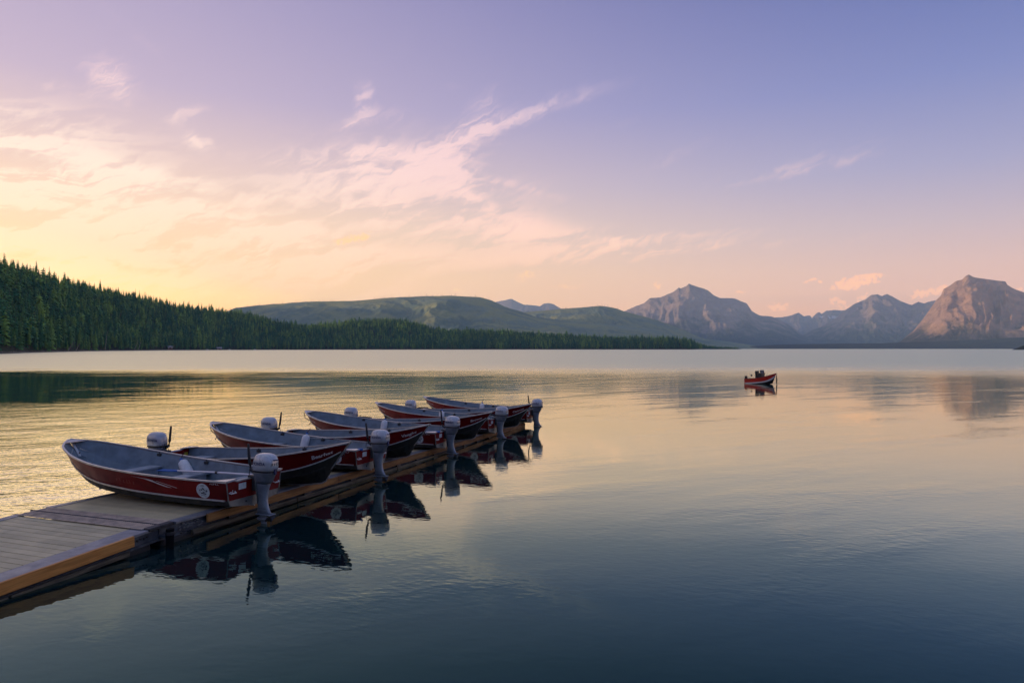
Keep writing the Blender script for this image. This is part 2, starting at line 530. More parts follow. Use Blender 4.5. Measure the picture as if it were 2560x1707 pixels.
def rock_mat(name, rock, rock2, wood, wood_lo, wood_hi, snow=None):
    """bare rock above, forest below, with an uneven tree line; strata and gullies in the rock"""
    m = bpy.data.materials.new(name)
    m.use_nodes = True
    t = m.node_tree
    p = t.nodes['Principled BSDF']
    p.inputs['Roughness'].default_value = 0.95
    p.inputs['Specular IOR Level'].default_value = 0.05
    pos = nd(t, 'ShaderNodeNewGeometry').outputs['Position']
    sx = nd(t, 'ShaderNodeSeparateXYZ')
    t.links.new(pos, sx.inputs[0])
    n1 = noise(t, pos, 0.0035, 8.0, 0.65, 0.3)
    n2 = noise(t, vmth(t, 'MULTIPLY', pos, (1, 1, 7)), 0.0022, 6.0, 0.6)
    rc = mixc(t, sstep(t, mth(t, 'ADD', mth(t, 'MULTIPLY', n1, 0.5), mth(t, 'MULTIPLY', n2, 0.5)), 0.38, 0.62), rock, rock2)
    zz = mth(t, 'MULTIPLY_ADD', mth(t, 'SUBTRACT', noise(t, pos, 0.0028, 6.0, 0.65), 0.5), (wood_hi - wood_lo) * 2.4, sx.outputs[2])
    f = sstep(t, zz, wood_lo, wood_hi)
    c = mixc(t, f, wood, rc)
    if snow:
        x0, x1, z0, z1, Ys = snow
        sn = mth(t, 'MULTIPLY', sstep(t, sx.outputs[2], z0, z0 + 25), sstep(t, sx.outputs[2], z1, z1 + 25, 1.0, 0.0))
        sn = mth(t, 'MULTIPLY', sn, mth(t, 'MULTIPLY', sstep(t, sx.outputs[0], x0, x0 + 60), sstep(t, sx.outputs[0], x1 - 60, x1, 1.0, 0.0)))
        sn = mth(t, 'MULTIPLY', sn, sstep(t, noise(t, pos, 0.006, 5.0, 0.6), 0.42, 0.52))
        c = mixc(t, sn, c, (0.85, 0.84, 0.84))
    t.links.new(c, p.inputs['Base Color'])
    b = nd(t, 'ShaderNodeBump')
    b.inputs['Distance'].default_value = 75.0
    t.links.new(noise(t, pos, 0.006, 8.0, 0.7), b.inputs['Height'])
    t.links.new(b.outputs[0], p.inputs['Normal'])
    return m


# ------------------------------------------------------------------ numpy noise
def _hash(ix, iy, seed):
    h = (ix.astype(np.int64) * 374761393 + iy.astype(np.int64) * 668265263 + seed * 1442695041) & 0x7fffffff
    h = ((h ^ (h >> 13)) * 1274126177) & 0x7fffffff
    h = (h ^ (h >> 16)) & 0x7fffffff
    return h / float(0x7fffffff)


def vnoise(x, y, seed=0):
    ix, iy = np.floor(x), np.floor(y)
    fx, fy = x - ix, y - iy
    fx, fy = fx * fx * fx * (fx * (fx * 6 - 15) + 10), fy * fy * fy * (fy * (fy * 6 - 15) + 10)
    a, b = _hash(ix, iy, seed), _hash(ix + 1, iy, seed)
    c, d = _hash(ix, iy + 1, seed), _hash(ix + 1, iy + 1, seed)
    return (a * (1 - fx) + b * fx) * (1 - fy) + (c * (1 - fx) + d * fx) * fy


def fbm(x, y, oct=5, seed=0, gain=0.5, ridged=False):
    s, amp, tot = 0.0, 1.0, 0.0
    for o in range(oct):
        n = vnoise(x * 2 ** o + 17.3 * o, y * 2 ** o - 9.1 * o, seed + o)
        if ridged:
            n = 1 - np.abs(2 * n - 1)
        s = s + n * amp
        tot += amp
        amp *= gain
    return s / tot


# ------------------------------------------------------------------ far terrain: ridges with a real foot, crest and back
def ridge(name, pts, Yf, Yr, Yb, material, seed, nu=400, ns=96, spur=0.16, jag=1.2, freq=14.0, power=1.15, label=None, blur=0.05, skew=0.0):
    px = np.array([p[0] for p in pts], float)
    hy = np.array([HY - p[1] for p in pts], float)
    u = np.linspace(px[0], px[-1], nu)
    prof = np.interp(u, px, hy)
    prof = prof + (fbm(u / 22.0, u * 0 + seed, 4, seed) - 0.5) * 2 * jag * np.clip(prof / 30.0, 0, 1)
    k = max(3, int(nu * blur))
    ker = np.hanning(2 * k + 1)
    ker /= ker.sum()
    low = np.convolve(np.pad(prof, k, mode='edge'), ker, mode='valid')
    rows = []
    S = np.linspace(0, 1, ns)
    for s in S:
        wgt = s ** 2.2
        h = low * (1 - wgt) + prof * wgt
        Yc = Yr + skew * (u - u.mean()) / (u[-1] - u[0])
        Y = Yf + (Yc - Yf) * s
        X = (u - CX) / FPX * Y
        zr = h / FPX * Yc
        edge = 4 * s * (1 - s)
        un = (u - u[0]) / (u[-1] - u[0])
        wob = fbm(un * 5, s * 3 + u * 0, 3, seed + 40) - 0.5
        sp = fbm(un * freq + wob * 1.6, s * 1.7 + un * 0, 5, seed + 7, 0.55, True) - 0.55
        fine = fbm(X / 420.0, Y / 420.0, 5, seed + 21, 0.55, True) - 0.5
        z = zr * (s ** power) + zr * edge * (spur * sp * 2.0) + zr * (s * (1 - s) * 4) * fine * 0.17
        rows.append(np.stack([X, Y, np.maximum(z, 0) - (2.0 if s == 0 else 0.0)], 1))
    for s in np.linspace(0.2, 1, 5):
        Yc = Yr + skew * (u - u.mean()) / (u[-1] - u[0])
        Y = Yc + (Yb - Yr) * s
        z = prof / FPX * Yc * (1 - s) ** 1.3 - 2.0 * (s > 0.99)
        rows.append(np.stack([(u - CX) / FPX * Y, Y, z], 1))
    V = np.concatenate(rows)
    R = len(rows)
    idx = np.arange(R * nu).reshape(R, nu)
    F = np.stack([idx[:-1, :-1], idx[:-1, 1:], idx[1:, 1:], idx[1:, :-1]], -1).reshape(-1, 4)
    o = link(name, mesh_np(name, V, F, [material], smooth=True))
    tag(o, label, None, None, 'structure')
    return o


m_far = rock_mat('far_rock', (0.26, 0.20, 0.18), (0.17, 0.14, 0.135), (0.05, 0.06, 0.05), 250, 520,
                 snow=(8600, 9150, 800, 900, 20000))
m_stan = rock_mat('grey_rock_mountain', (0.40, 0.325, 0.28), (0.31, 0.255, 0.225), (0.04, 0.065, 0.065), 150, 620)
m_brown = rock_mat('warm_rock_mountain', (0.62, 0.41, 0.275), (0.45, 0.31, 0.23), (0.13, 0.11, 0.065), 40, 300)
m_burn = ground_mat('burned_hillside', [(0.18, 0.255, 0.19), (0.115, 0.185, 0.14), (0.26, 0.30, 0.15)], 0.0016, bump=14.0, bscale=0.02)
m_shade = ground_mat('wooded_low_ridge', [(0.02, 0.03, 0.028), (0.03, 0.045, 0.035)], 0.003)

ridge('mountain', [(1150, 800), (1200, 762), (1240, 754), (1262, 750), (1280, 746.6), (1296, 755), (1310, 762), (1340, 763.5), (1350, 766), (1360, 758.6),
                   (1372, 758), (1385, 761), (1400, 770), (1440, 790), (1500, 810), (1560, 850)], 15000, 20000, 23000, m_far, 3, label='two small hazy peaks far behind the burned hill')
ridge('mountain', [(1860, 830), (1900, 800), (1940, 793), (1965, 791), (1980, 787), (1997, 781), (2010, 790), (2025, 788), (2030, 794.6), (2043, 782), (2050, 780),
                   (2054, 785), (2067, 776), (2085, 775), (2105, 776), (2120, 774), (2160, 770), (2260, 770), (2320, 800), (2380, 850)],
      15500, 20000, 23000, m_far, 5, label='jagged far peaks with a pink snow patch in the valley gap', spur=0.22, freq=22)
ridge('mountain', [(1300, 868), (1400, 838), (1480, 805), (1560, 778), (1590, 765), (1610, 757), (1625, 745), (1650, 743), (1680, 732), (1697, 718), (1703, 720), (1715, 716), (1723, 708.5),
                   (1735, 713), (1770, 725), (1785, 737.6), (1800, 744), (1840, 746), (1867, 758), (1880, 777), (1900, 788), (1930, 791.5),
                   (1955, 801), (1980, 815), (1995, 829), (2020, 843), (2060, 859), (2100, 869)], 9700, 12300, 14500, m_stan, 8, label='broad grey pointed mountain left of the valley gap', spur=0.13)
ridge('mountain', [(1960, 866), (2000, 842), (2020, 829), (2060, 813), (2090, 794.6), (2110, 777), (2140, 758), (2165, 747), (2180, 736), (2195, 735), (2205, 739.5), (2218, 734),
                   (2230, 739.5), (2250, 750.6), (2265, 758), (2280, 761.6), (2296, 753), (2310, 758), (2330, 752), (2360, 748), (2420, 745), (2520, 790), (2650, 850)],
      10400, 13300, 15500, m_stan, 13, label='grey mountain with a double summit right of the valley gap', spur=0.16)
ridge('mountain', [(2215, 869), (2255, 850), (2285, 824), (2308, 796), (2328, 768), (2342, 748), (2353, 737), (2360, 720.7), (2375, 713), (2390, 702), (2407, 698.7), (2412, 692), (2423, 684.5), (2435, 691),
                   (2455, 695.5), (2485, 700), (2515, 702), (2520, 711), (2535, 720.7), (2560, 730), (2620, 752), (2750, 770), (2900, 800), (3100, 868)],
      6300, 7800, 9600, m_brown, 21, label='tall brown sunlit mountain with a flat shoulder', spur=0.22, jag=1.6, freq=12, blur=0.03, skew=650.0)
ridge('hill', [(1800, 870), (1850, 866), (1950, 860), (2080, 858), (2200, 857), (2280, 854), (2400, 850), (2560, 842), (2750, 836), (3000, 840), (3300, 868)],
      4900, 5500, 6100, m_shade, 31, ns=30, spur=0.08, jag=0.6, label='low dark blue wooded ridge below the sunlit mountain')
hillB = [(430, 866), (520, 800), (585, 769), (640, 762), (700, 758), (760, 753), (830, 752), (900, 750), (960, 744), (1040, 740), (1130, 737.6), (1200, 742), (1230, 750),
         (1260, 765), (1300, 777), (1340, 791), (1400, 799), (1480, 806), (1560, 812), (1640, 822), (1700, 842), (1760, 866)]
hillC = [(1220, 850), (1280, 800), (1310, 780), (1350, 776), (1420, 770), (1500, 763.5), (1540, 769), (1560, 777), (1620, 793), (1680, 812), (1720, 829), (1760, 845),
         (1850, 857), (1920, 868)]
ridge('hill', hillB, 3300, 5000, 6400, m_burn, 41, spur=0.13, jag=0.8, freq=10, label='long grey green burned hill with dead trunks along its crest')
ridge('hill', hillC, 4600, 6200, 7400, m_burn, 45, spur=0.12, jag=0.8, freq=8, label='lower burned hill behind the shore forest, right of the long one')

# unseen wooded ridge left of the frame, added to shade the mountain feet
v, f = [], []
nyy, nxx = 60, 16
for j in range(nyy):
    Yv = 1200 + 15000 * j / (nyy - 1)
    for i in range(nxx):
        a = i / (nxx - 1)
        hgt = 510 * math.sin(math.pi * a) ** 1.2 * min(1, (Yv - 1000) / 2500) * (0.85 + 0.3 * float(vnoise(np.array([Yv / 900.0]), np.array([3.0]), 3)[0]))
        v.append((-6400 + 3000 * a, Yv, max(hgt, 0) - (3 if i in (0, nxx - 1) else 0)))
for j in range(nyy - 1):
    for i in range(nxx - 1):
        q = j * nxx + i
        f.append((q, q + 1, q + nxx + 1, q + nxx))
tag(link('hill', mesh_py('hill', v, f, m_shade, True)), 'unseen wooded ridge beyond the left shore, added for its shadow', None, None, 'structure')

# ------------------------------------------------------------------ near wooded hill and shore (polar height field round the bay)
SKY = [(0, 654), (60, 664), (110, 687), (150, 694), (200, 703), (250, 712), (300, 727), (350, 735), (400, 747), (450, 757), (500, 765), (550, 771.5), (590, 774),
       (612, 777), (655, 788), (700, 801), (740, 808), (790, 807), (830, 801), (880, 796), (935, 793), (990, 793), (1030, 800), (1060, 811), (1085, 819), (1130, 820),
       (1200, 821), (1270, 824), (1330, 829), (1400, 833), (1480, 837), (1550, 840), (1610, 840), (1680, 838), (1710, 841), (1735, 849), (1755, 857), (1765, 858), (1800, 860),
       (1830, 866), (1850, 871)]
SH = [(0, 515), (120, 720), (250, 1020), (420, 1350), (640, 1650), (900, 1900), (1200, 2100), (1500, 2200), (1730, 2250), (1760, 2700), (1850, 2900)]   # distance to the shore
CR = [(0, 420), (250, 430), (600, 430), (740, 320), (900, 520), (1050, 380), (1130, 200), (1400, 140), (1700, 70), (1760, 80), (1850, 30)]            # shore to crest
azp = lambda p: math.atan((p - CX) / FPX)
AZ_S = np.array([rad(-160), rad(-120), rad(-90), rad(-60)] + [azp(p) for p, _ in SH])
R_S = np.array([330, 300, 300, 380] + [r for _, r in SH], float)
AZ_C = np.array([rad(-160), rad(-90), rad(-60)] + [azp(p) for p, _ in CR])
D_C = np.array([330, 380, 400] + [r for _, r in CR], float)
TREE_TOP = 17.0     # canopy above the ground at the crest


def shore_r(az):
    return np.interp(az, AZ_S, R_S) * (1 + 0.012 * np.sin(az * 90) + 0.008 * np.sin(az * 213 + 1))


def crest_d(az):
    return np.interp(az, AZ_C, D_C)


AZ_K = np.array([rad(-160), rad(-120), rad(-90), rad(-60), rad(-45)] + [azp(p) for p, _ in SKY])
T_K = np.array([0.10, 0.14, 0.19, 0.17, 0.145] + [(HY - y) / math.hypot(FPX, p - CX) for p, y in SKY])


def ground_z(az, r):
    rs, dc = shore_r(az), crest_d(az)
    rc = rs + dc
    top = np.maximum(np.interp(az, AZ_K, T_K) * rc - np.minimum(TREE_TOP, np.interp(az, AZ_K, T_K) * rc * 0.72), 0.3)
    s = (r - rs) / dc
    up = np.clip(s, 0, 1)
    rise = top * (up * up * (3 - 2 * up) * 0.45 + up * 0.55)
    down = top * np.clip(1 - (s - 1) / 1.2, 0, 1) ** 1.2
    z = np.where(s <= 1, rise, down)
    z = z + (fbm(az * 40, r / 60.0, 4, 5) - 0.5) * 10 * np.clip(s, 0, 1) * np.clip(2 - s, 0, 1) * np.clip(top / 40, 0, 1)
    return np.maximum(z, 0) + np.clip((r - rs) / 6.0, -1.2, 0.7)


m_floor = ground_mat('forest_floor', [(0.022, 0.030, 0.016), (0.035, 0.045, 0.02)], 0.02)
na, nr = 420, 46
AZ = np.linspace(rad(-160), azp(1852), na)
rows = []
SS = np.concatenate([[-0.06, -0.02, 0.0, 0.02, 0.05], np.linspace(0.1, 2.2, nr - 5)])
for s in SS:
    r = shore_r(AZ) + crest_d(AZ) * s
    rows.append(np.stack([r * np.sin(AZ), r * np.cos(AZ), ground_z(AZ, r)], 1))
V = np.concatenate(rows)
idx = np.arange(nr * na).reshape(nr, na)
F = np.stack([idx[:-1, :-1], idx[:-1, 1:], idx[1:, 1:], idx[1:, :-1]], -1).reshape(-1, 4)
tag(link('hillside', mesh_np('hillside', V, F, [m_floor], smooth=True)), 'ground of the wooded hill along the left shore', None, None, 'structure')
# stony strip along the water line
m_shore = ground_mat('pale_stony_shore', [(0.16, 0.145, 0.115), (0.06, 0.06, 0.045)], 0.12)
rows = []
for dr, zz in ((-2.5, -0.5), (0.0, 0.25), (2.5, 0.9), (5.0, 1.25), (8.0, 0.6)):
    r = shore_r(AZ) + dr
    rows.append(np.stack([r * np.sin(AZ), r * np.cos(AZ), zz * (0.8 + 0.5 * fbm(AZ * 300, AZ * 0, 3, 9))], 1))
V = np.concatenate(rows)
idx = np.arange(5 * na).reshape(5, na)
F = np.stack([idx[:-1, :-1], idx[:-1, 1:], idx[1:, 1:], idx[1:, :-1]], -1).reshape(-1, 4)
tag(link('shore', mesh_np('shore', V, F, [m_shore], smooth=True)), 'narrow stony shore below the forest', None, None, 'structure')

# ------------------------------------------------------------------ lake
def water_mat():
    m = bpy.data.materials.new('lake_water')
    m.use_nodes = True
    t = m.node_tree
    t.nodes.clear()
    pos = nd(t, 'ShaderNodeNewGeometry').outputs['Position']
    sx = nd(t, 'ShaderNodeSeparateXYZ')
    t.links.new(pos, sx.inputs[0])
    X, Y = sx.outputs[0], sx.outputs[1]
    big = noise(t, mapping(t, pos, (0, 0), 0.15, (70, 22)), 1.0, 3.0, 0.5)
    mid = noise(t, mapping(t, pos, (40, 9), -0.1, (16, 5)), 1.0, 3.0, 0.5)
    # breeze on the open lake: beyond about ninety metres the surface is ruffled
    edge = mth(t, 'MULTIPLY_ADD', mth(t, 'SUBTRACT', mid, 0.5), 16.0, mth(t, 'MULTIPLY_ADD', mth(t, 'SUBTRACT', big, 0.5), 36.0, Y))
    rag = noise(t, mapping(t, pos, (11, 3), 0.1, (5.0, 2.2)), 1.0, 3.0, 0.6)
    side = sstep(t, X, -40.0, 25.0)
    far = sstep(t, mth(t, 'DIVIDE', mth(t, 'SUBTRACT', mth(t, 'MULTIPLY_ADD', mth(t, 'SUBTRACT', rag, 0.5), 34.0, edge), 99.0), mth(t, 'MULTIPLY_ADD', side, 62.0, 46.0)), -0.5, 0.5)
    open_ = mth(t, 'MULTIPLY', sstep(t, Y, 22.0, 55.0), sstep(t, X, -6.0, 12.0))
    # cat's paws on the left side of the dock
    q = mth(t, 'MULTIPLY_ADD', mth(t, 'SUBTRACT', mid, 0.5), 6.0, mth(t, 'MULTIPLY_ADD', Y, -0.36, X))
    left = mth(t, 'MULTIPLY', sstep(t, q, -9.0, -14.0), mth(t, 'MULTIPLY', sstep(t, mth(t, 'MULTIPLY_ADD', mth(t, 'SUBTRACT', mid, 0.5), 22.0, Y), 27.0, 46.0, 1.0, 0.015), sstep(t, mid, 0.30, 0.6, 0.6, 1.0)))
    patch = sstep(t, noise(t, mapping(t, pos, (0, 0), 0.5, (9, 3)), 1.0, 2.0, 0.5), 0.45, 0.70)
    amp = mth(t, 'ADD', mth(t, 'MULTIPLY_ADD', patch, 0.09, 0.036), mth(t, 'ADD', mth(t, 'MULTIPLY', left, 0.62), mth(t, 'MULTIPLY_ADD', open_, mth(t, 'MULTIPLY_ADD', patch, 0.045, 0.010), mth(t, 'MULTIPLY', far, 0.6))))
    w1 = noise(t, mapping(t, pos, (0, 0), 0.25, (0.50, 0.26)), 1.0, 2.0, 0.5, 0.4)
    w2 = noise(t, mapping(t, pos, (3, 7), -0.35, (0.20, 0.11)), 1.0, 1.0, 0.5, 0.3)
    w3 = noise(t, mapping(t, pos, (1, 2), 0.6, (2.6, 1.4)), 1.0, 1.0, 0.5, 0.2)
    h = mth(t, 'ADD', mth(t, 'MULTIPLY', w1, 0.034), mth(t, 'ADD', mth(t, 'MULTIPLY', w2, 0.024), mth(t, 'MULTIPLY', w3, 0.10)))
    b = nd(t, 'ShaderNodeBump')
    b.inputs['Distance'].default_value = 1.0
    t.links.new(mth(t, 'MULTIPLY', h, amp), b.inputs['Height'])
    streaks = noise(t, mapping(t, pos, (0, 0), 0.05, (400, 60)), 1.0, 3.0, 0.5)
    rr = mth(t, 'ADD', 0.02, mth(t, 'ADD', mth(t, 'MULTIPLY_ADD', open_, 0.012, mth(t, 'MULTIPLY', left, 0.13)), mth(t, 'MULTIPLY', far, mth(t, 'MULTIPLY_ADD', streaks, 0.18, 0.30))))
    # reflection grows toward grazing view; below it the dark green-blue depth
    lw = nd(t, 'ShaderNodeLayerWeight')
    t.links.new(b.outputs[0], lw.inputs['Normal'])
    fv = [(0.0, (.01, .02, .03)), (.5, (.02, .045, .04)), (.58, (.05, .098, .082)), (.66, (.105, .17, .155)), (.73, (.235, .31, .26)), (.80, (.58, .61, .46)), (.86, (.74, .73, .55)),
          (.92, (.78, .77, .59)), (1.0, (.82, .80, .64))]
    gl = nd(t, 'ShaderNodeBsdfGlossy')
    t.links.new(mixc(t, far, mixc(t, left, ramp(t, lw.outputs['Facing'], fv), (1.0, 0.94, 0.66)), (1.0, 0.97, 0.64)), gl.inputs['Color'])  # golden sky glow is put into the gloss colour of the ruffled zones
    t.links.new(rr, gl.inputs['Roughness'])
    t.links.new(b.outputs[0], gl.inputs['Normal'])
    df = nd(t, 'ShaderNodeBsdfDiffuse')
    df.inputs['Color'].default_value = (0.002, 0.012, 0.015, 1)
    mx_ = nd(t, 'ShaderNodeAddShader')
    t.links.new(df.outputs[0], mx_.inputs[0])
    t.links.new(gl.outputs[0], mx_.inputs[1])
    t.links.new(mx_.outputs[0], nd(t, 'ShaderNodeOutputMaterial').inputs['Surface'])
    return m


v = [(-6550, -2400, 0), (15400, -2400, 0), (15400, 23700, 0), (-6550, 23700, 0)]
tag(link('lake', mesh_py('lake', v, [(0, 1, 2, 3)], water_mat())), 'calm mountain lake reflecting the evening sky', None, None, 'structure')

# ------------------------------------------------------------------ haze
HAZE = True
if HAZE:
    hz = bpy.data.materials.new('evening_haze')
    hz.use_nodes = True
    t = hz.node_tree
    t.nodes.clear()
    vp = nd(t, 'ShaderNodeVolumePrincipled')
    vp.inputs['Color'].default_value = (0.50, 0.76, 1.0, 1)
    vp.inputs['Density'].default_value = 4.3e-5
    vp.inputs['Anisotropy'].default_value = 0.0
    t.links.new(vp.outputs[0], nd(t, 'ShaderNodeOutputMaterial').inputs['Volume'])
    hb = MB().box(-6600, 15500, -2500, 23800, -4.2, 1750).build('haze', hz)
    tag(hb, 'thin blue evening haze over the lake', None, None, 'stuff')

# ------------------------------------------------------------------ forest
def leaf_mat(name, dark, light, attr=None, objrand=False):
    m = bpy.data.materials.new(name)
    m.use_nodes = True
    t = m.node_tree
    p = t.nodes['Principled BSDF']
    p.inputs['Roughness'].default_value = 0.85
    p.inputs['Specular IOR Level'].default_value = 0.15
    pos = nd(t, 'ShaderNodeNewGeometry').outputs['Position']
    if objrand:
        f = nd(t, 'ShaderNodeObjectInfo').outputs['Random']
    else:
        f = nd(t, 'ShaderNodeAttribute', attribute_name='tint').outputs['Fac']
    f = mth(t, 'MULTIPLY_ADD', mth(t, 'SUBTRACT', noise(t, pos, 0.35, 3.0, 0.6), 0.5), 0.9, f)
    t.links.new(mixc(t, sstep(t, f, 0.05, 1.0), dark, light), p.inputs['Base Color'])
    return m


M['needle'] = leaf_mat('conifer_needles', (0.032, 0.14, 0.062), (0.23, 0.39, 0.07))
M['needle_i'] = leaf_mat('conifer_needles_single', (0.032, 0.14, 0.062), (0.17, 0.31, 0.065), objrand=True)
M['leaf'] = leaf_mat('broad_leaves', (0.13, 0.25, 0.05), (0.18, 0.32, 0.07), objrand=True)
M['bark'] = mat('grey_brown_bark', (0.085, 0.07, 0.055), 0.9, var=0.4, vscale=1.5)
M['snag'] = mat('bleached_dead_wood', (0.27, 0.25, 0.22), 0.9, var=0.3, vscale=1.0)


def conifer_arrays(rng, whorls, per, slim, bare=0.12, rounded=0.0):
    """unit-height conifer: crown of drooping branch fans, and a tapered trunk; returns crown (v, f), trunk (v, f)"""
    v, f = [], []
    for w in range(whorls):
        q = w / (whorls - 1)
        z = bare + (0.985 - bare) * q ** 0.92
        L = slim * ((1 - q) ** 0.85 * (1 - rounded) + rounded * 0.95 * math.sqrt(max(0.02, 1 - (2 * q - 0.85) ** 2 * 0.75)) * (1 - q) ** 0.25) * rng.uniform(0.72, 1.12) + 0.012
        if q < 0.12:
            L *= 0.75
        off = rng.uniform(0, 6.28)
        for b in range(per if q < 0.8 else max(4, per - 2)):
            if rng.random() < 0.10:
                continue
            a = off + 6.283 * b / per + rng.uniform(-0.3, 0.3)
            l = L * rng.uniform(0.65, 1.15)
            dz = l * rng.uniform(0.25, 0.65)
            ca, sa = math.cos(a), math.sin(a)
            hw = l * rng.uniform(0.30, 0.46) + 0.008
            k = len(v)
            zb = z + l * 0.35
            m = 0.6 * l
            v += [(0, 0, zb), (ca * m - sa * hw, sa * m + ca * hw, z - dz * 0.55), (ca * l, sa * l, z - dz), (ca * m + sa * hw, sa * m - ca * hw, z - dz * 0.55)]
            f += [(k, k + 1, k + 2), (k, k + 2, k + 3)]
    k = len(v)
    v += [(0.006, 0, 0.95), (-0.004, 0.006, 0.95), (-0.004, -0.006, 0.95), (0, 0, 1.0)]
    f += [(k, k + 1, k + 3), (k + 1, k + 2, k + 3), (k + 2, k, k + 3)]
    tv, tf = [], []
    n = 5
    for r, z in ((0.014, -0.04), (0.010, 0.3), (0.003, 0.93)):
        for i in range(n):
            tv.append((r * math.cos(6.283 * i / n), r * math.sin(6.283 * i / n), z))
    for j in range(2):
        for i in range(n):
            a, b = j * n + i, j * n + (i + 1) % n
            tf += [(a, b, b + n), (a, b + n, a + n)]
    return (np.array(v), np.array(f)), (np.array(tv), np.array(tf))


rg = random.Random(5)
LOW = [conifer_arrays(rg, 11, 6, sl, rg.choice((0.06, 0.1, 0.2)), rnd) for sl, rnd in ((.12, 0), (.15, 0), (.18, 0), (.14, 0), (.21, 0), (.24, .6), (.28, 1.0), (.22, .8), (.17, .3), (.11, 0))]
HIGH = [conifer_arrays(rg, 22, 8, sl, br) for sl, br in ((0.13, 0.08), (0.15, 0.12), (0.11, 0.22), (0.17, 0.06), (0.12, 0.30), (0.14, 0.10))]

# scatter over the hill: points by azimuth and distance behind the shore
cand = []
az0, az1 = rad(-47), azp(1846)
N = 30000
a = RNG.uniform(az0, az1, N)
dcr = crest_d(a)
sfrac = RNG.uniform(0.0, 1.0, N) ** 0.9 * 1.25
r = shore_r(a) + 3 + dcr * sfrac
keep = RNG.uniform(0, 1, N) < np.clip(r * dcr / (1100 * 430), 0.10, 1.0) * np.where(a > azp(1000), 1.4, 1.0)
a, r, sfrac = a[keep], r[keep], sfrac[keep]
h = (9.0 + 17.0 * RNG.uniform(0, 1, len(a)) ** 1.3) * np.where(RNG.uniform(0, 1, len(a)) < 0.10, 1.28, 1.0)
front = (r - shore_r(a)) < 45
h = np.where(front, h * 1.15, h)
h = np.where(a > azp(1720), h * np.clip(1 - (a - azp(1720)) / 0.06, 0.35, 1), h)
gz = ground_z(a, r)
tint = np.clip(fbm(a * 60, r / 70.0, 3, 77) * 0.9 - 0.25 + RNG.uniform(-0.45, 0.45, len(a)) + 0.30 * np.clip(sfrac, 0, 1), 0, 1)
px_ = CX + FPX * np.tan(a)
inframe = (px_ > -25) & (px_ < 1850)

# single trees: the largest along the water's edge and those cut out against the sky on the ridge
size = h / r
rim = np.abs(sfrac - 0.97) < 0.07
rim_pick = np.where(inframe & rim & (px_ < 640))[0]
rim_pick = rim_pick[np.argsort(-size[rim_pick])][:110]
fr_pick = np.where(inframe & front & ((r - shore_r(a)) < 24) & (px_ < 900))[0]
fr_pick = fr_pick[np.argsort(-size[fr_pick])][:165]
single = np.zeros(len(a), bool)
single[rim_pick] = True
single[fr_pick] = True

HM = []
for i, ((cv, cf), (tv, tf)) in enumerate(HIGH):
    HM.append((mesh_np('conifer_crown', cv, cf, [M['needle_i']]), mesh_np('conifer_trunk', tv, tf, [M['bark']])))


def conifer(az, rr, z, hh, label, group, kind=None, wide=1.0):
    k = random.randrange(len(HM)) if kind is None else kind
    e = empty('conifer_tree')
    e.location = (rr * math.sin(az), rr * math.cos(az), z - 0.3)
    e.rotation_euler = (0, 0, random.uniform(0, 6.28))
    e.scale = (hh * wide, hh * wide, hh)
    tag(e, label, 'tree', group)
    link('trunk', HM[k][1], e)
    link('crown', HM[k][0], e)
    return e


for i in fr_pick:
    conifer(a[i], r[i], gz[i], h[i], 'dark green conifer in the front row along the far lake shore', 'front row conifers on the lake shore')
for i in rim_pick:
    conifer(a[i], r[i], gz[i], h[i], 'small conifer cut out against the sky on the left hill crest', 'conifers on the hill crest')
tall = [(8, 640, 'tall conifer on the hill crest at the left edge of the picture'), (28, 645, 'second tall pointed conifer from the left on the hill crest'),
        (57, 661, 'broad bushy conifer on the hill crest between two pointed ones'), (89, 650, 'tallest conifer on the hill crest, standing free with layered branches'),
        (111, 668, 'thin bare-looking conifer just right of the tallest one on the crest'), (122, 664, 'tall dense conifer beside the thin one on the hill crest'),
        (135, 675, 'short spire conifer right of the dense tall pair on the crest'), (75, 668, 'short conifer left of the tallest one on the hill crest')]
for n_, (x_, y_, lb) in enumerate(tall):
    az_ = azp(x_)
    rr_ = float(shore_r(az_) + crest_d(az_) * 0.96)
    zz_ = float(ground_z(np.array([az_]), np.array([rr_]))[0])
    top_ = (HY - y_) / math.hypot(FPX, x_ - CX) * rr_ + CAM_H
    conifer(az_, rr_, zz_, max(top_ - zz_, 8), lb, 'tall conifers on the hill crest', kind=(1, 1, 3, 1, 2, 0, 2, 0)[n_], wide=(1, 1, 1.5, 1.05, 0.55, 1.0, .8, .9)[n_])


def merge_trees(sel, templates, which):
    vs, fs, ti, mi = [], [], [], []
    base = 0
    for j, i in enumerate(sel):
        (cv, cf), (tv, tf) = templates[which[j]]
        th = RNG.uniform(0, 6.283)
        c, q = math.cos(th), math.sin(th)
        V_ = np.concatenate([cv, tv])
        W = V_ * np.array([h[i], h[i], h[i]])
        W = np.stack([W[:, 0] * c - W[:, 1] * q + r[i] * math.sin(a[i]), W[:, 0] * q + W[:, 1] * c + r[i] * math.cos(a[i]), W[:, 2] + gz[i] - 0.3], 1)
        vs.append(W)
        fs.append(np.concatenate([cf, tf + len(cv)]) + base)
        ti.append(np.full(len(V_), tint[i]))
        mi.append(np.concatenate([np.zeros(len(cf)), np.ones(len(tf))]))
        base += len(V_)
    return np.concatenate(vs), np.concatenate(fs), np.concatenate(ti), np.concatenate(mi)


rest = np.where(~single)[0]
V, F, TI, MI = merge_trees(rest, LOW, RNG.integers(0, len(LOW), len(rest)))
fo = link('forest', mesh_np('forest', V, F, [M['needle'], M['bark']], MI, attrs={'tint': TI}))
tag(fo, 'dense dark conifer forest covering the hill and far shore', None, None, 'stuff')
print('forest trees', len(rest), 'tris', len(F))


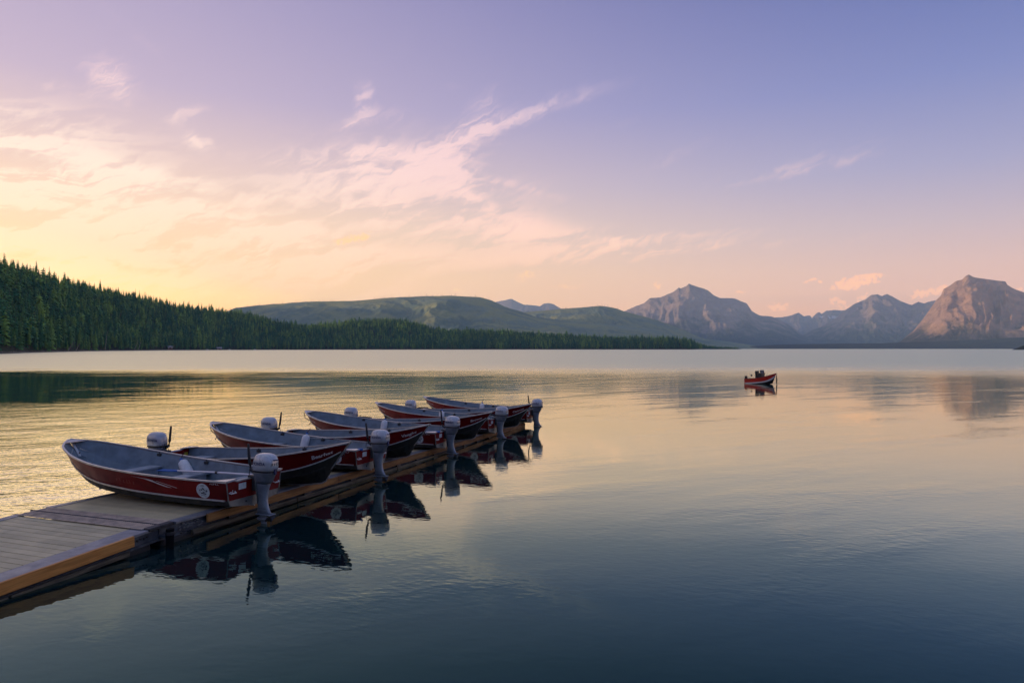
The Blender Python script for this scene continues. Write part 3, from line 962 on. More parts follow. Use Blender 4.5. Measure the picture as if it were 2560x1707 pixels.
def leaf_cloud(rng, n, clumps, size):
    v, f = [], []
    for _ in range(n):
        c = rng.choice(clumps)
        d_ = Vector((rng.gauss(0, 1), rng.gauss(0, 1), rng.gauss(0, 1))).normalized() * (rng.random() ** 0.4)
        p = Vector(c[:3]) + Vector((d_.x * c[3], d_.y * c[3], d_.z * c[3] * 0.85))
        ax = Vector((rng.gauss(0, 1), rng.gauss(0, 1), rng.gauss(0, 0.6))).normalized()
        up = ax.orthogonal().normalized()
        s_ = size * rng.uniform(0.6, 1.3)
        k = len(v)
        v += [p - ax * s_, p + up * s_ * 0.6, p + ax * s_, p - up * s_ * 0.6]
        f += [(k, k + 1, k + 2, k + 3)]
    return mesh_py('leaf_crown', v, f, M['leaf'])


rl = random.Random(9)
cl = [(rl.uniform(-3, 3), rl.uniform(-3, 3), rl.uniform(7, 15), rl.uniform(1.8, 3.2)) for _ in range(13)]
BROAD_C = leaf_cloud(rl, 900, cl, 0.55)
tb = MB().tube([(0, 0, -1), (0.2, 0, 4), (0, 0.1, 9), (0.2, 0, 13)], [0.38, 0.28, 0.18, 0.05])
for c_ in cl[:7]:
    tb.tube([(0.1, 0.05, max(4, c_[2] - 4)), ((c_[0]) * 0.6, c_[1] * 0.6, c_[2] - 1), c_[:3]], [0.14, 0.09, 0.03], 5)
BROAD_T = tb.mesh('leaf_trunk', M['bark'])
for (x_, yb_, sc_, back, lb) in ((147, 0, 1.15, 0.22, 'pale green rounded tree above the shore, smaller of the two'), (178, 0, 1.45, 0.24, 'large pale green rounded tree among dark conifers on the left shore'),
                                 (287, 0, .95, 0.06, 'yellow green rounded tree beside a leaning dead trunk'), (62, 0, 1.0, 0.10, 'pale green broad tree low on the slope near the left edge'),
                                 (826, 0, 1.1, 0.03, 'yellow green rounded tree at the water below the green knoll'), (932, 0, 1.1, 0.05, 'light green rounded tree right of the knoll top at the shore')):
    az_ = azp(x_)
    rr_ = float(shore_r(az_) + crest_d(az_) * back)
    e = empty('broadleaf_tree')
    e.location = (rr_ * math.sin(az_), rr_ * math.cos(az_), float(ground_z(np.array([az_]), np.array([rr_]))[0]))
    e.scale = (sc_, sc_, sc_ * 1.05)
    e.rotation_euler = (0, 0, random.uniform(0, 6))
    tag(e, lb, 'tree', 'broadleaf trees in the forest')
    link('trunk', BROAD_T, e)
    link('crown', BROAD_C, e)

# dead trunks at the water
for (x_, lean, hh, lb) in ((262, 0.10, 26, 'tall pale dead trunk standing upright at the shore'), (335, 0.42, 18, 'pale dead trunk leaning to the right over the shore'),
                           (345, 0.30, 15, 'shorter dead trunk leaning right beside another'), (168, 0.65, 10, 'fallen grey trunk leaning low at the left shore'),
                           (188, 0.55, 9, 'thin fallen trunk leaning low, right of another at the left shore'), (770, -0.05, 20, 'bare pale trunk among the dark trees of the middle shore')):
    az_ = azp(x_)
    rr_ = float(shore_r(az_) + 2.0)
    e = MB().tube([(0, 0, -1), (lean * hh * 0.5, 0.5, hh * 0.5), (lean * hh, 1.0, hh)], [0.42, 0.3, 0.06], 6).tube([(lean * hh * .6, .5, hh * .6), (lean * hh * .6 + 1.4, .2, hh * .68)], [0.12, 0.03], 4) \
        .tube([(lean * hh * .75, .5, hh * .75), (lean * hh * .75 - 1.1, .3, hh * .8)], [0.1, 0.03], 4).build('dead_trunk', M['snag'])
    e.location = (rr_ * math.sin(az_), rr_ * math.cos(az_), float(ground_z(np.array([az_]), np.array([rr_]))[0]))
    tag(e, lb, 'dead tree', 'dead trunks along the shore')


# burned snags on the hills behind: too many and fine to count
def snags(pts, Yr, Yf, n_rim, n_slope, seed, label):
    rs = random.Random(seed)
    px0 = [p[0] for p in pts]
    hy0 = [HY - p[1] for p in pts]
    b = MB()
    for k in range(n_rim + n_slope):
        x_ = rs.uniform(px0[1], px0[-4])
        if vnoise(np.array([x_ / 40.0]), np.array([seed * 1.0]), 3)[0] < 0.3 and k < n_rim:
            continue
        s_ = 1.0 if k < n_rim else rs.uniform(0.45, 0.98)
        Y_ = Yf + (Yr - Yf) * s_
        z_ = float(np.interp(x_, px0, hy0)) / FPX * Yr * s_ ** 1.15
        X_ = (x_ - CX) / FPX * Y_
        hh = rs.uniform(8, 26)
        w_ = rs.uniform(0.4, 0.8)
        b.add([(X_ - w_, Y_, z_ - 12), (X_ + w_, Y_, z_ - 12), (X_, Y_ + w_, z_ - 12), (X_, Y_, z_ + hh)], [(0, 1, 3), (1, 2, 3), (2, 0, 3)])
    tag(b.build('dead_forest', M['snagdark']), label, None, None, 'stuff')


M['snagdark'] = mat('burned_trunks', (0.09, 0.08, 0.075), 0.9)
snags(hillB, 5000, 3300, 520, 300, 3, 'thin dead trunks along the crest of the long burned hill')
snags(hillC, 6200, 4600, 260, 120, 4, 'thin dead trunks on the lower burned hill')
# dark green point at the right edge of the lake
ridge('shore', [(2530, 871), (2545, 866), (2556, 861), (2600, 852), (2700, 845), (2900, 842), (3100, 868)], 1600, 1680, 1800, m_floor, 61, nu=120, ns=10, spur=0.05, jag=3.0,
      label='dark wooded point at the right edge of the lake')

# cabins and small boats at the far shore
m_cabin = mat('brown_cabin_wall', (0.10, 0.045, 0.035), 0.8, var=0.3, vscale=2)
m_roof = mat('grey_metal_roof', (0.38, 0.40, 0.42), 0.5, var=0.2, vscale=2)
for x_, wd, lb in ((425, 8.5, 'small brown cabin with a pale roof between the shore trees'), (548, 9.5, 'low reddish boathouse at the water among the shore trees')):
    az_ = azp(x_)
    rr_ = float(shore_r(az_) + 3)
    e = empty('cabin')
    e.location = (rr_ * math.sin(az_), rr_ * math.cos(az_), 0.8 if x_ > 500 else 2.8)
    e.rotation_euler = (0, 0, -az_ + 0.2)
    tag(e, lb, 'cabin')
    MB().box(-wd / 2, wd / 2, -3, 3, -2, 3.2).build('wall', m_cabin, e)
    MB().loft([[(-wd / 2 - .6, -3.6, 3.1), (wd / 2 + .6, -3.6, 3.1), (wd / 2 + .6, 0, 5.2), (-wd / 2 - .6, 0, 5.2)], [(-wd / 2 - .6, 3.6, 3.1), (wd / 2 + .6, 3.6, 3.1), (wd / 2 + .6, 0, 5.25), (-wd / 2 - .6, 0, 5.25)]]).build('roof', m_roof, e)
    MB().box(-0.6, 0.5, -3.08, -2.9, 0.0, 2.1).build('door', M['dark'], e)
    for wx in (-wd * .33, wd * .3):
        MB().box(wx - .6, wx + .6, -3.08, -2.9, 1.0, 2.2).build('window', M['sticker'], e)
for x_, L_, lb in ((518, 6.5, 'long white boat moored at the far shore left of the boathouse'), (574, 6.0, 'low white boat moored right of the boathouse'),
                   (637, 7.0, 'white boat with a small cover moored alone at the far shore')):
    az_ = azp(x_)
    rr_ = float(shore_r(az_) - 7)
    e = empty('moored_boat')
    e.location = (rr_ * math.sin(az_), rr_ * math.cos(az_), 0)
    e.rotation_euler = (0, 0, -az_)
    tag(e, lb, 'boat', 'white boats at the far shore')
    sec = lambda x, w, z0: [(x, -w, 1.0), (x, -w * .6, z0), (x, w * .6, z0), (x, w, 1.0)]
    MB().loft([sec(-L_ / 2, 1.0, -.2), sec(0, 1.1, -.25), sec(L_ * .35, .7, 0), sec(L_ / 2, .05, .7)]).build('hull', M['white'], e)
    MB().loft([[(-1.2, -.8, 1.0), (1.2, -.7, 1.0), (1.2, .7, 1.0), (-1.2, .8, 1.0)], [(-.9, -.6, 2.0), (.3, -.5, 2.0), (.3, .5, 2.0), (-.9, .6, 2.0)]]).build('cabin_top', M['sticker'], e)

# wooded shore behind the camera: it shades whatever faces this way
az_b = RNG.uniform(rad(95), rad(262), 420)
r_b = RNG.uniform(48, 130, 420)
a, r, h, gz, tint = az_b, r_b, RNG.uniform(14, 24, 420), np.full(420, 1.0), RNG.uniform(0, .7, 420)
V, F, TI, MI = merge_trees(range(420), HIGH, RNG.integers(0, len(HIGH), 420))
tag(link('forest', mesh_np('forest', V, F, [M['needle'], M['bark']], MI, attrs={'tint': TI})), 'conifers on the shore behind the viewer', None, None, 'stuff')
sa = np.linspace(rad(93), rad(265), 60)
rows = [np.stack([rr_ * np.sin(sa), rr_ * np.cos(sa), sa * 0 + zz_], 1) for rr_, zz_ in ((38.0, -0.5), (42.0, 0.9), (80.0, 2.5), (180.0, 6.0))]
idx = np.arange(4 * 60).reshape(4, 60)
F = np.stack([idx[:-1, :-1], idx[:-1, 1:], idx[1:, 1:], idx[1:, :-1]], -1).reshape(-1, 4)
tag(link('shore', mesh_np('shore', np.concatenate(rows), F, [m_floor], smooth=True)), 'wooded shore behind the viewer', None, None, 'structure')

# ------------------------------------------------------------------ floating dock
TH = rad(19.77)
DE = Vector((math.sin(TH), math.cos(TH), 0))      # along the dock, away from the camera
DN = Vector((-math.cos(TH), math.sin(TH), 0))     # across the dock, to the left
R0 = Vector((-5.08, 12.72, 0))                    # right edge beside the first boat
DW = 3.05


def dock_top(t):
    return 0.33 - 0.19 * (t + 1.75) / 18.2 if t > -1.75 else 0.33 + 0.043 * (t + 1.75)


def dock_frame(t0, z0, slope):
    ex = (DE + Vector((0, 0, slope))).normalized()
    ey = DN.copy()
    ez = ex.cross(ey).normalized()
    o = R0 + DE * t0
    m = Matrix((ex, ey, ez)).transposed().to_4x4()
    m.translation = (o.x, o.y, z0)
    return m


def board_row(parent, x0, x1, pitch, gap, y0, y1, z1, th, mat_, name='deck_board'):
    n = int(round((x1 - x0) / pitch))
    p = (x1 - x0) / n
    me = MB().box(0, p - gap, y0, y1, -th, 0, 0.003).mesh(name, mat_)
    for i in range(n):
        o = link(name, me, parent)
        o.location = (x0 + i * p, 0, z1 + random.uniform(-0.0012, 0.0012))
    return n


# outer section, on which the boats lie
outer = empty('floating_dock', dock_frame(-1.75, 0.33, -0.19 / 18.2))
tag(outer, 'long floating dock section carrying the row of red boats', 'dock')
LO = 18.2
board_row(outer, 0.32, LO - 0.05, 0.145, 0.005, 0.20, DW - 0.16, 0.0, 0.03, M['deck'])
MB().box(0.30, LO, 0.0, 0.185, -0.035, 0.006, 0.004).build('edge_trim', M['trim'], outer)
MB().box(0.30, LO, DW - 0.15, DW, -0.035, 0.006, 0.004).build('edge_trim', M['trim'], outer)
MB().box(0.0, LO, 0.05, 0.09, -0.20, -0.037).build('side_beam', M['steel'], outer)
MB().box(0.0, LO, 0.02, 0.11, -0.235, -0.20).build('side_beam', M['steel'], outer)
MB().box(0.30, LO, DW - 0.09, DW - 0.05, -0.20, -0.037).build('side_beam', M['steel'], outer)
MB().box(0.30, 0.35, 0.11, DW - 0.11, -0.20, -0.037).build('end_beam', M['steel'], outer)
MB().box(LO, LO + 0.05, 0.0, DW, -0.20, 0.0).build('end_beam', M['oldwood'], outer)
xs = [0.95, 4.9, 9.3, 13.7, LO + 0.05]
for i in range(4):
    MB().box(xs[i], xs[i + 1] - 0.02, -0.055, -0.002, -0.150, -0.012 + 0.004 * (i % 2), 0.005).build('fender_plank', M['timbershade'], outer)
    for xx in np.arange(xs[i] + 0.5, xs[i + 1] - 0.3, 1.1):
        MB().box(xx, xx + 0.26, -0.05, 0.0, -0.196, -0.152).build('spacer_block', M['dark'], outer)
xs = [0.6, 3.4, 7.6, 12.0, LO]
for i in range(4):
    MB().box(xs[i], xs[i + 1] - 0.03, -0.075, -0.005, -0.275, -0.198, 0.006).build('lower_plank', M['oldwood'], outer)
for i in range(7):
    MB().box(0.02 + i * 2.6, 2.5 + i * 2.55, 0.0, DW, -0.62, -0.24, 0.03).build('float_tank', M['float'], outer)
# rusty chain and hardware at the hinge, right side
ch = MB()
for k in range(26):
    x_ = 0.34 + 0.56 * random.random()
    z_ = -0.06 - 0.11 * random.random()
    ch.tube([(x_, 0.035, z_), (x_ + 0.03, 0.025, z_ + random.uniform(-.02, .02))], 0.010, 5)
ch.build('chain_links', M['alu'], outer)
for k in range(4):
    MB().tube([(0.42 + 0.15 * k, 0.0, -0.215), (0.42 + 0.15 * k, 0.03, -0.215)], 0.014, 6).build('bolt', M['dark'], outer)

# inner section, sloping down a little toward the camera
inner = empty('dock_walkway', dock_frame(-1.95, 0.322, 0.043))
tag(inner, 'grey boarded dock walkway with an orange timber edge at the lower left', 'dock')
LI = 9.0
board_row(inner, -LI, -0.06, 0.155, 0.012, 0.36, DW - 0.18, 0.0, 0.03, M['deck'])
MB().box(-LI, 0.0, 0.155, 0.345, -0.035, 0.004, 0.004).build('edge_trim', M['trim'], inner)
MB().box(-LI, 0.0, -0.01, 0.150, -0.035, 0.007, 0.004).build('edge_trim', M['trim'], inner)
MB().box(-LI, 0.0, DW - 0.17, DW, -0.035, 0.006, 0.004).build('edge_trim', M['trim'], inner)
MB().box(-LI, 0.16, 0.03, 0.07, -0.19, -0.037).build('side_beam', M['steel'], inner)
MB().box(-LI, 0.16, 0.0, 0.09, -0.225, -0.19).build('side_beam', M['steel'], inner)
MB().box(-LI, 0.0, DW - 0.09, DW - 0.05, -0.20, -0.037).build('side_beam', M['steel'], inner)
MB().box(-4.3, -0.36, -0.065, -0.012, -0.150, 0.012, 0.006).build('fender_plank', M['timber'], inner)
MB().box(-LI, -4.32, -0.065, -0.012, -0.150, 0.010, 0.006).build('fender_plank', M['timber'], inner)
xs = [-LI, -5.6, -2.2, -0.4]
for i in range(3):
    MB().box(xs[i], xs[i + 1] - 0.04, -0.055, -0.002, -0.27, -0.205, 0.006).build('lower_plank', M['oldwood'], inner)
for i in range(3):
    MB().box(-LI + i * 3.02, -LI + 2.98 + i * 3.02, 0.02, DW, -0.60, -0.232, 0.03).build('float_tank', M['float'], inner)
for k in range(5):
    MB().tube([(-0.30 + 0.06 * k, 0.01, -0.10 - .02 * (k % 2)), (-0.30 + 0.06 * k, 0.04, -0.10)], 0.016, 6).build('bolt', M['dark'], inner)
# joint plates with raised ribs over the hinge
hinge = empty('hinge_cover', dock_frame(-1.95, 0.33, 0.0))
tag(hinge, 'ribbed brown metal plate covering the joint between the two dock sections', 'plate')
for x0_, x1_, dz in ((-0.09, 0.20, 0.014), (0.20, 0.47, 0.018)):
    tiltm = MB().box(x0_, x1_, 0.10, DW - 0.12, dz - 0.012, dz, 0.003)
    tiltm.build('plate', M['tread'], hinge)
    rb = MB()
    yy = 0.13
    while yy < DW - 0.16:
        rb.box(x0_ + 0.02, x1_ - 0.02, yy, yy + 0.016, dz, dz + 0.006)
        yy += 0.042
    rb.build('ribs', M['tread'], hinge)
MB().tube([(0.20, 0.02, 0.012), (0.20, DW - 0.05, 0.012)], 0.018, 8).build('hinge_pin', M['dark'], hinge)
MB().box(-0.06, 0.44, -0.03, 0.10, -0.03, 0.022, 0.01).build('corner_cap', M['dark'], hinge)
# steel pile at the joint
pile = empty('dock_pile', dock_frame(-1.72, 0.0, 0.0))
tag(pile, 'black steel pile standing in the water at the dock joint', 'pile')
MB().tube([(0, -0.15, -1.2), (0, -0.15, 0.29)], 0.062, 14).build('pipe', mat('black_rubber_sleeve', (0.008, 0.008, 0.009), 0.9, spec=0.05), pile)
MB().tube([(0, -0.15, 0.20), (0, -0.15, 0.25)], 0.074, 14).build('collar', M['dark'], pile)
MB().box(-0.06, 0.06, -0.10, 0.08, 0.15, 0.19, 0.005).build('bracket', M['steel'], pile)

# ------------------------------------------------------------------ aluminium boats
BL = 4.90


def crom(xs_, ys_):
    xs_, ys_ = np.array(xs_, float), np.array(ys_, float)
    d_ = np.gradient(ys_, xs_)

    def fn(x):
        i = int(np.clip(np.searchsorted(xs_, x) - 1, 0, len(xs_) - 2))
        h_ = xs_[i + 1] - xs_[i]
        q = (x - xs_[i]) / h_
        return float((2 * q ** 3 - 3 * q * q + 1) * ys_[i] + (q ** 3 - 2 * q * q + q) * h_ * d_[i] + (-2 * q ** 3 + 3 * q * q) * ys_[i + 1] + (q ** 3 - q * q) * h_ * d_[i + 1])
    return fn


ST = [0, .25, .5, .7, .85, .95, 1.0]
f_b = crom(ST, [.70, .80, .84, .785, .585, .315, .035])
f_c = crom(ST, [.60, .675, .665, .545, .33, .145, .014])
f_hk = crom(ST, [0, 0, 0, .006, .055, .17, .40])
f_hc = crom(ST, [.085, .10, .135, .205, .335, .49, .62])
f_hg = crom(ST, [.52, .545, .60, .69, .80, .895, .95])
f_hr = crom(ST, [.185, .205, .25, .335, .485, .66, .79])


def keel_p(s):
    return Vector((s * BL - .46 * s ** 8, 0, f_hk(s)))


def chine_p(s, side=1):
    return Vector((s * BL - .28 * s ** 8, side * f_c(s), f_hc(s)))


def rail_p(s, side=1):
    q = ((f_hr(s) - f_hc(s)) / max(1e-3, f_hg(s) - f_hc(s))) ** .85
    return Vector((s * BL - .14 * s ** 8, side * (f_c(s) + (f_b(s) - f_c(s)) * q), f_hr(s)))


def gun_p(s, side=1):
    return Vector((s * BL, side * f_b(s), f_hg(s)))


def hull_surf(side, x, v):
    """point and outward normal on the red topside; x along the boat, v 0 at the rail .. 1 at the gunwale"""
    def pt(x_, v_):
        s = min(max(x_ / BL, 0.0), 0.999)
        q_ = rail_p(s, side).lerp(gun_p(s, side), v_)
        q_.y += side * 0.012 * math.sin(math.pi * min(max(v_, 0), 1))
        return q_
    p = pt(x, v)
    du = pt(x + .02, v) - pt(x - .02, v)
    dv = pt(x, v + .05) - pt(x, v - .05)
    n = du.cross(dv).normalized()
    if n.y * side < 0:
        n = -n
    return p, n


def map_decal(name, verts2, faces, side, x0, v0, off, mat_, parent, vscale=None):
    """2D decal (u metres along, w metres up) laid on the hull side so that it reads from outside"""
    out = []
    s0 = x0 / BL
    hgt = (gun_p(min(s0, .99), side) - rail_p(min(s0, .99), side)).length
    for (u_, w_) in verts2:
        x = x0 - u_ if side > 0 else x0 + u_
        p, n = hull_surf(side, x, v0 + w_ / hgt)
        out.append(p + n * off)
    return link(name, mesh_py(name, out, faces, mat_), parent)


_txt = {}


def text_2d(txt, size, bold=0.0, shear=0.0):
    key = (txt, size, bold, shear)
    if key not in _txt:
        cu = bpy.data.curves.new('lettering', 'FONT')
        cu.body, cu.size, cu.offset, cu.shear = txt, size, bold, shear
        cu.resolution_u = 3
        o = bpy.data.objects.new('lettering', cu)
        COL.objects.link(o)
        bpy.context.view_layer.update()
        me = bpy.data.meshes.new_from_object(o.evaluated_get(bpy.context.evaluated_depsgraph_get()))
        v_ = [(q.co.x, q.co.y) for q in me.vertices]
        f_ = [tuple(p.vertices) for p in me.polygons]
        bpy.data.objects.remove(o)
        bpy.data.curves.remove(cu)
        bpy.data.meshes.remove(me)
        _txt[key] = (v_, f_)
    return _txt[key]


def quads(lst):
    v_, f_ = [], []
    for q in lst:
        k = len(v_)
        v_ += list(q)
        f_.append(tuple(range(k, k + len(q))))
    return v_, f_


def strokes(seed, n, w, h):
    """worn, unreadable marks in place of lettering that cannot be read"""
    q = random.Random(seed)
    out = []
    for i in range(n):
        x = w * i / n
        k = q.uniform(-.25, .25) * w / n
        t_ = w / n * 0.28
        y0_, y1_ = h * q.choice((0, 0, .1)), h * q.choice((1, .7, .7, .9))
        out.append([(x, y0_), (x + t_, y0_), (x + t_ + k, y1_), (x + k, y1_)])
        if q.random() < .6:
            yy = h * q.choice((0, .45, .6))
            out.append([(x + t_ * .9, yy), (x + w / n * .75, yy), (x + w / n * .75, yy + h * .16), (x + t_ * .9, yy + h * .16)])
    return quads(out)


def disc2(cx, cy, rr, n=28):
    return [(cx + rr * math.cos(2 * math.pi * k / n), cy + rr * math.sin(2 * math.pi * k / n)) for k in range(n)]


def build_hull_meshes():
    H = {}
    SV = [i / 30 for i in range(31)]
    b = MB()
    for side in (1, -1):
        b.sheet([[keel_p(s).lerp(chine_p(s, side), q) for q in (0, .5, 1)] + [rail_p(s, side)] for s in SV])
    H['hull_bottom'] = b.mesh('hull_bottom', M['alum'])
    b = MB()
    for side in (1, -1):
        rows = []
        for s in SV:
            row = []
            for q in (0, .25, .5, .75, 1):
                p = rail_p(s, side).lerp(gun_p(s, side), q)
                p.y += side * 0.012 * math.sin(math.pi * q)
                row.append(p)
            rows.append(row)
        b.sheet(rows)
    H['topside'] = b.mesh('topside', M['red'], True)
    H['rails'] = []
    for side in (1, -1):
        H['rails'].append(MB().sweep([rail_p(.015 + .975 * s, side) + Vector((0, side * .010, 0)) for s in SV], .030, .026).mesh('spray_rail', M['rail']))
    H['strakes'] = []
    for side in (1, -1):
        H['strakes'].append(MB().sweep([keel_p(s).lerp(chine_p(s, side), .96) + Vector((0, side * .006, -.004)) for s in SV[2:29]], .026, .022).mesh('bottom_strake', M['alum']))
    H['keel'] = MB().sweep([keel_p(s) + Vector((0, 0, -.008)) for s in SV[:-1]], .022, .03).mesh('keel_strip', M['rail'])
    H['gun'] = []
    for side in (1, -1):
        H['gun'].append(MB().sweep([gun_p(s, side) + Vector((0, side * .006, .004)) for s in SV], .036, .026).mesh('gunwale', M['rail']))
    b = MB()                                                # inner skin and floor
    for side in (1, -1):
        rows = []
        for s in SV[:-1] + [.984, .996]:
            k = min(1.0, (1 - s) * 12)
            g = gun_p(s, side) - Vector((0, side * .028 * k, .012))
            rl_ = rail_p(s, side) - Vector((0, side * .04 * k, 0))
            zf = f_hk(s) + (f_hc(s) - f_hk(s)) * .92 + .035
            fl = Vector((chine_p(s).x, side * f_c(s) * .88, zf))
            g.x = max(g.x, .045)
            rl_.x = max(rl_.x, .045)
            fl.x = max(fl.x, .045)
            rows.append([g, g.lerp(rl_, .5), rl_, fl, Vector((max(keel_p(s).x, .045), 0, zf - .01))])
        b.sheet(rows)
    H['inner'] = b.mesh('inner_skin', M['inner'])
    # transom: grey lower, red upper with a lower middle for the motor
    def tr(z0, z1, x0, x1, ya0, ya1, top=None):
        pts0 = [(-ya0, z0), (ya0, z0)]
        up = top or [(ya1, z1), (-ya1, z1)]
        poly = pts0 + up
        n = len(poly)
        v_ = [(x0, y, z) for y, z in poly] + [(x1, y, z) for y, z in poly]
        f_ = [tuple(range(n - 1, -1, -1)), tuple(range(n, 2 * n))] + [(i, (i + 1) % n, n + (i + 1) % n, n + i) for i in range(n)]
        return v_, f_
    yr = rail_p(0).y
    v_, f_ = tr(.085, .183, -.006, .045, .60, yr)
    v2, f2 = tr(.0, .085, -.006, .045, .02, .60)
    H['tr_low'] = MB().add(v_, f_).add(v2, f2).mesh('transom_bottom', M['alu'])
    v_, f_ = tr(.185, .52, -.004, .045, yr, .70, [(.70, .50), (.52, .515), (.42, .485), (-.42, .485), (-.52, .515), (-.70, .50)])
    H['tr_up'] = MB().add(v_, f_).mesh('transom', M['red'])
    H['tr_cap'] = MB().tube([(.02, .70, .518), (.02, .50, .524), (.02, .42, .494), (.02, -.42, .494), (.02, -.50, .524), (.02, -.70, .518)], .024, 6).mesh('transom_cap', M['rail'])
    H['corner'] = []
    for side in (1, -1):
        H['corner'].append(MB().loft([[(-.02, side * .73, .53), (.26, side * .74, .535), (.03, side * .40, .53)], [(-.02, side * .73, .545), (.26, side * .74, .55), (.03, side * .40, .545)]]).mesh('stern_corner', M['rail']))
    H['seams'] = [MB().tube([(-.008, q * .69, .50), (-.008, q * .645, .19), (-.008, q * .60, .09)], .012, 5).mesh('corner_seam', M['alu']) for q in (1, -1)]
    # benches
    H['bench'] = []
    for s0, dpt in ((.085, .40), (.36, .30), (.62, .32)):
        x0_, x1_ = s0 * BL, s0 * BL + dpt
        zt = .36 + (.05 if s0 > .5 else 0)
        def wd(x):
            s = x / BL
            q = (zt - f_hr(s)) / (f_hg(s) - f_hr(s))
            return rail_p(s).lerp(gun_p(s), max(0, q)).y - .045
        b = MB()
        b.loft([[(x0_, -wd(x0_), z_), (x0_, wd(x0_), z_), (x1_, wd(x1_), z_), (x1_, -wd(x1_), z_)] for z_ in (zt - .035, zt)])
        b.box(x0_ + .03, x0_ + .05, -wd(x0_) * .86, wd(x0_) * .86, .13, zt - .036).box(x1_ - .05, x1_ - .03, -wd(x1_) * .86, wd(x1_) * .86, .13, zt - .036)
        H['bench'].append(b.mesh('bench_seat', M['bench']))
    # breasthook plate at the bow
    s1 = .965
    g0, g1 = gun_p(s1, 1), gun_p(1.0, 1)
    H['bowplate'] = MB().loft([[(g0.x, -g0.y + .02, g0.z - .006), (g0.x, g0.y - .02, g0.z - .006), (g1.x, .03, g1.z - .004), (g1.x, -.03, g1.z - .004)],
                               [(g0.x, -g0.y + .02, g0.z + .010), (g0.x, g0.y - .02, g0.z + .010), (g1.x + .02, .03, g1.z + .014), (g1.x + .02, -.03, g1.z + .014)]]).mesh('bow_plate', M['rail'])
    H['stem'] = MB().sweep([keel_p(1.0).lerp(chine_p(1.0), 0) + Vector((.0, 0, 0)), Vector((BL - .30, 0, .60)), Vector((BL - .15, 0, .78)), Vector((BL - .02, 0, .95))], .05, .05).mesh('stem_band', M['rail'])
    H['eye'] = MB().tube([(BL - .19 + .05 * math.cos(q), 0, .70 + .05 * math.sin(q)) for q in np.linspace(-2.2, 1.2, 8)], .009, 5).mesh('bow_eye', M['dark'])
    H['lock'] = []
    for side in (1, -1):
        for s in (.40, .66):
            g = gun_p(s, side)
            H['lock'].append(MB().box(g.x - .05, g.x + .05, g.y - side * .055 - .018, g.y - side * .055 + .018, g.z - .075, g.z - .02, .004).tube([(g.x, g.y - side * .05, g.z - .03), (g.x, g.y - side * .05, g.z + .012)], .012, 6).mesh('oarlock_socket', M['dark']))
    H['handle'] = []
    for side in (1, -1):
        H['handle'].append(MB().tube([(-.006, side * .63, .33), (-.04, side * .62, .315), (-.045, side * .50, .315), (-.006, side * .49, .33)], .011, 6).mesh('grab_handle', M['white']))
    H['drain'] = MB().tube([(-.02, .22, .11), (0, .22, .11)], .016, 8).mesh('drain_plug', M['dark'])
    H['notice'] = MB().box(-.008, -.0045, .22, .40, .345, .455).mesh('notice_sticker', M['sticker'])
    H['plate'] = MB().box(.046, .049, .50, .62, .33, .43).mesh('warning_sticker', M['yellow'])
    return H


HB = build_hull_meshes()


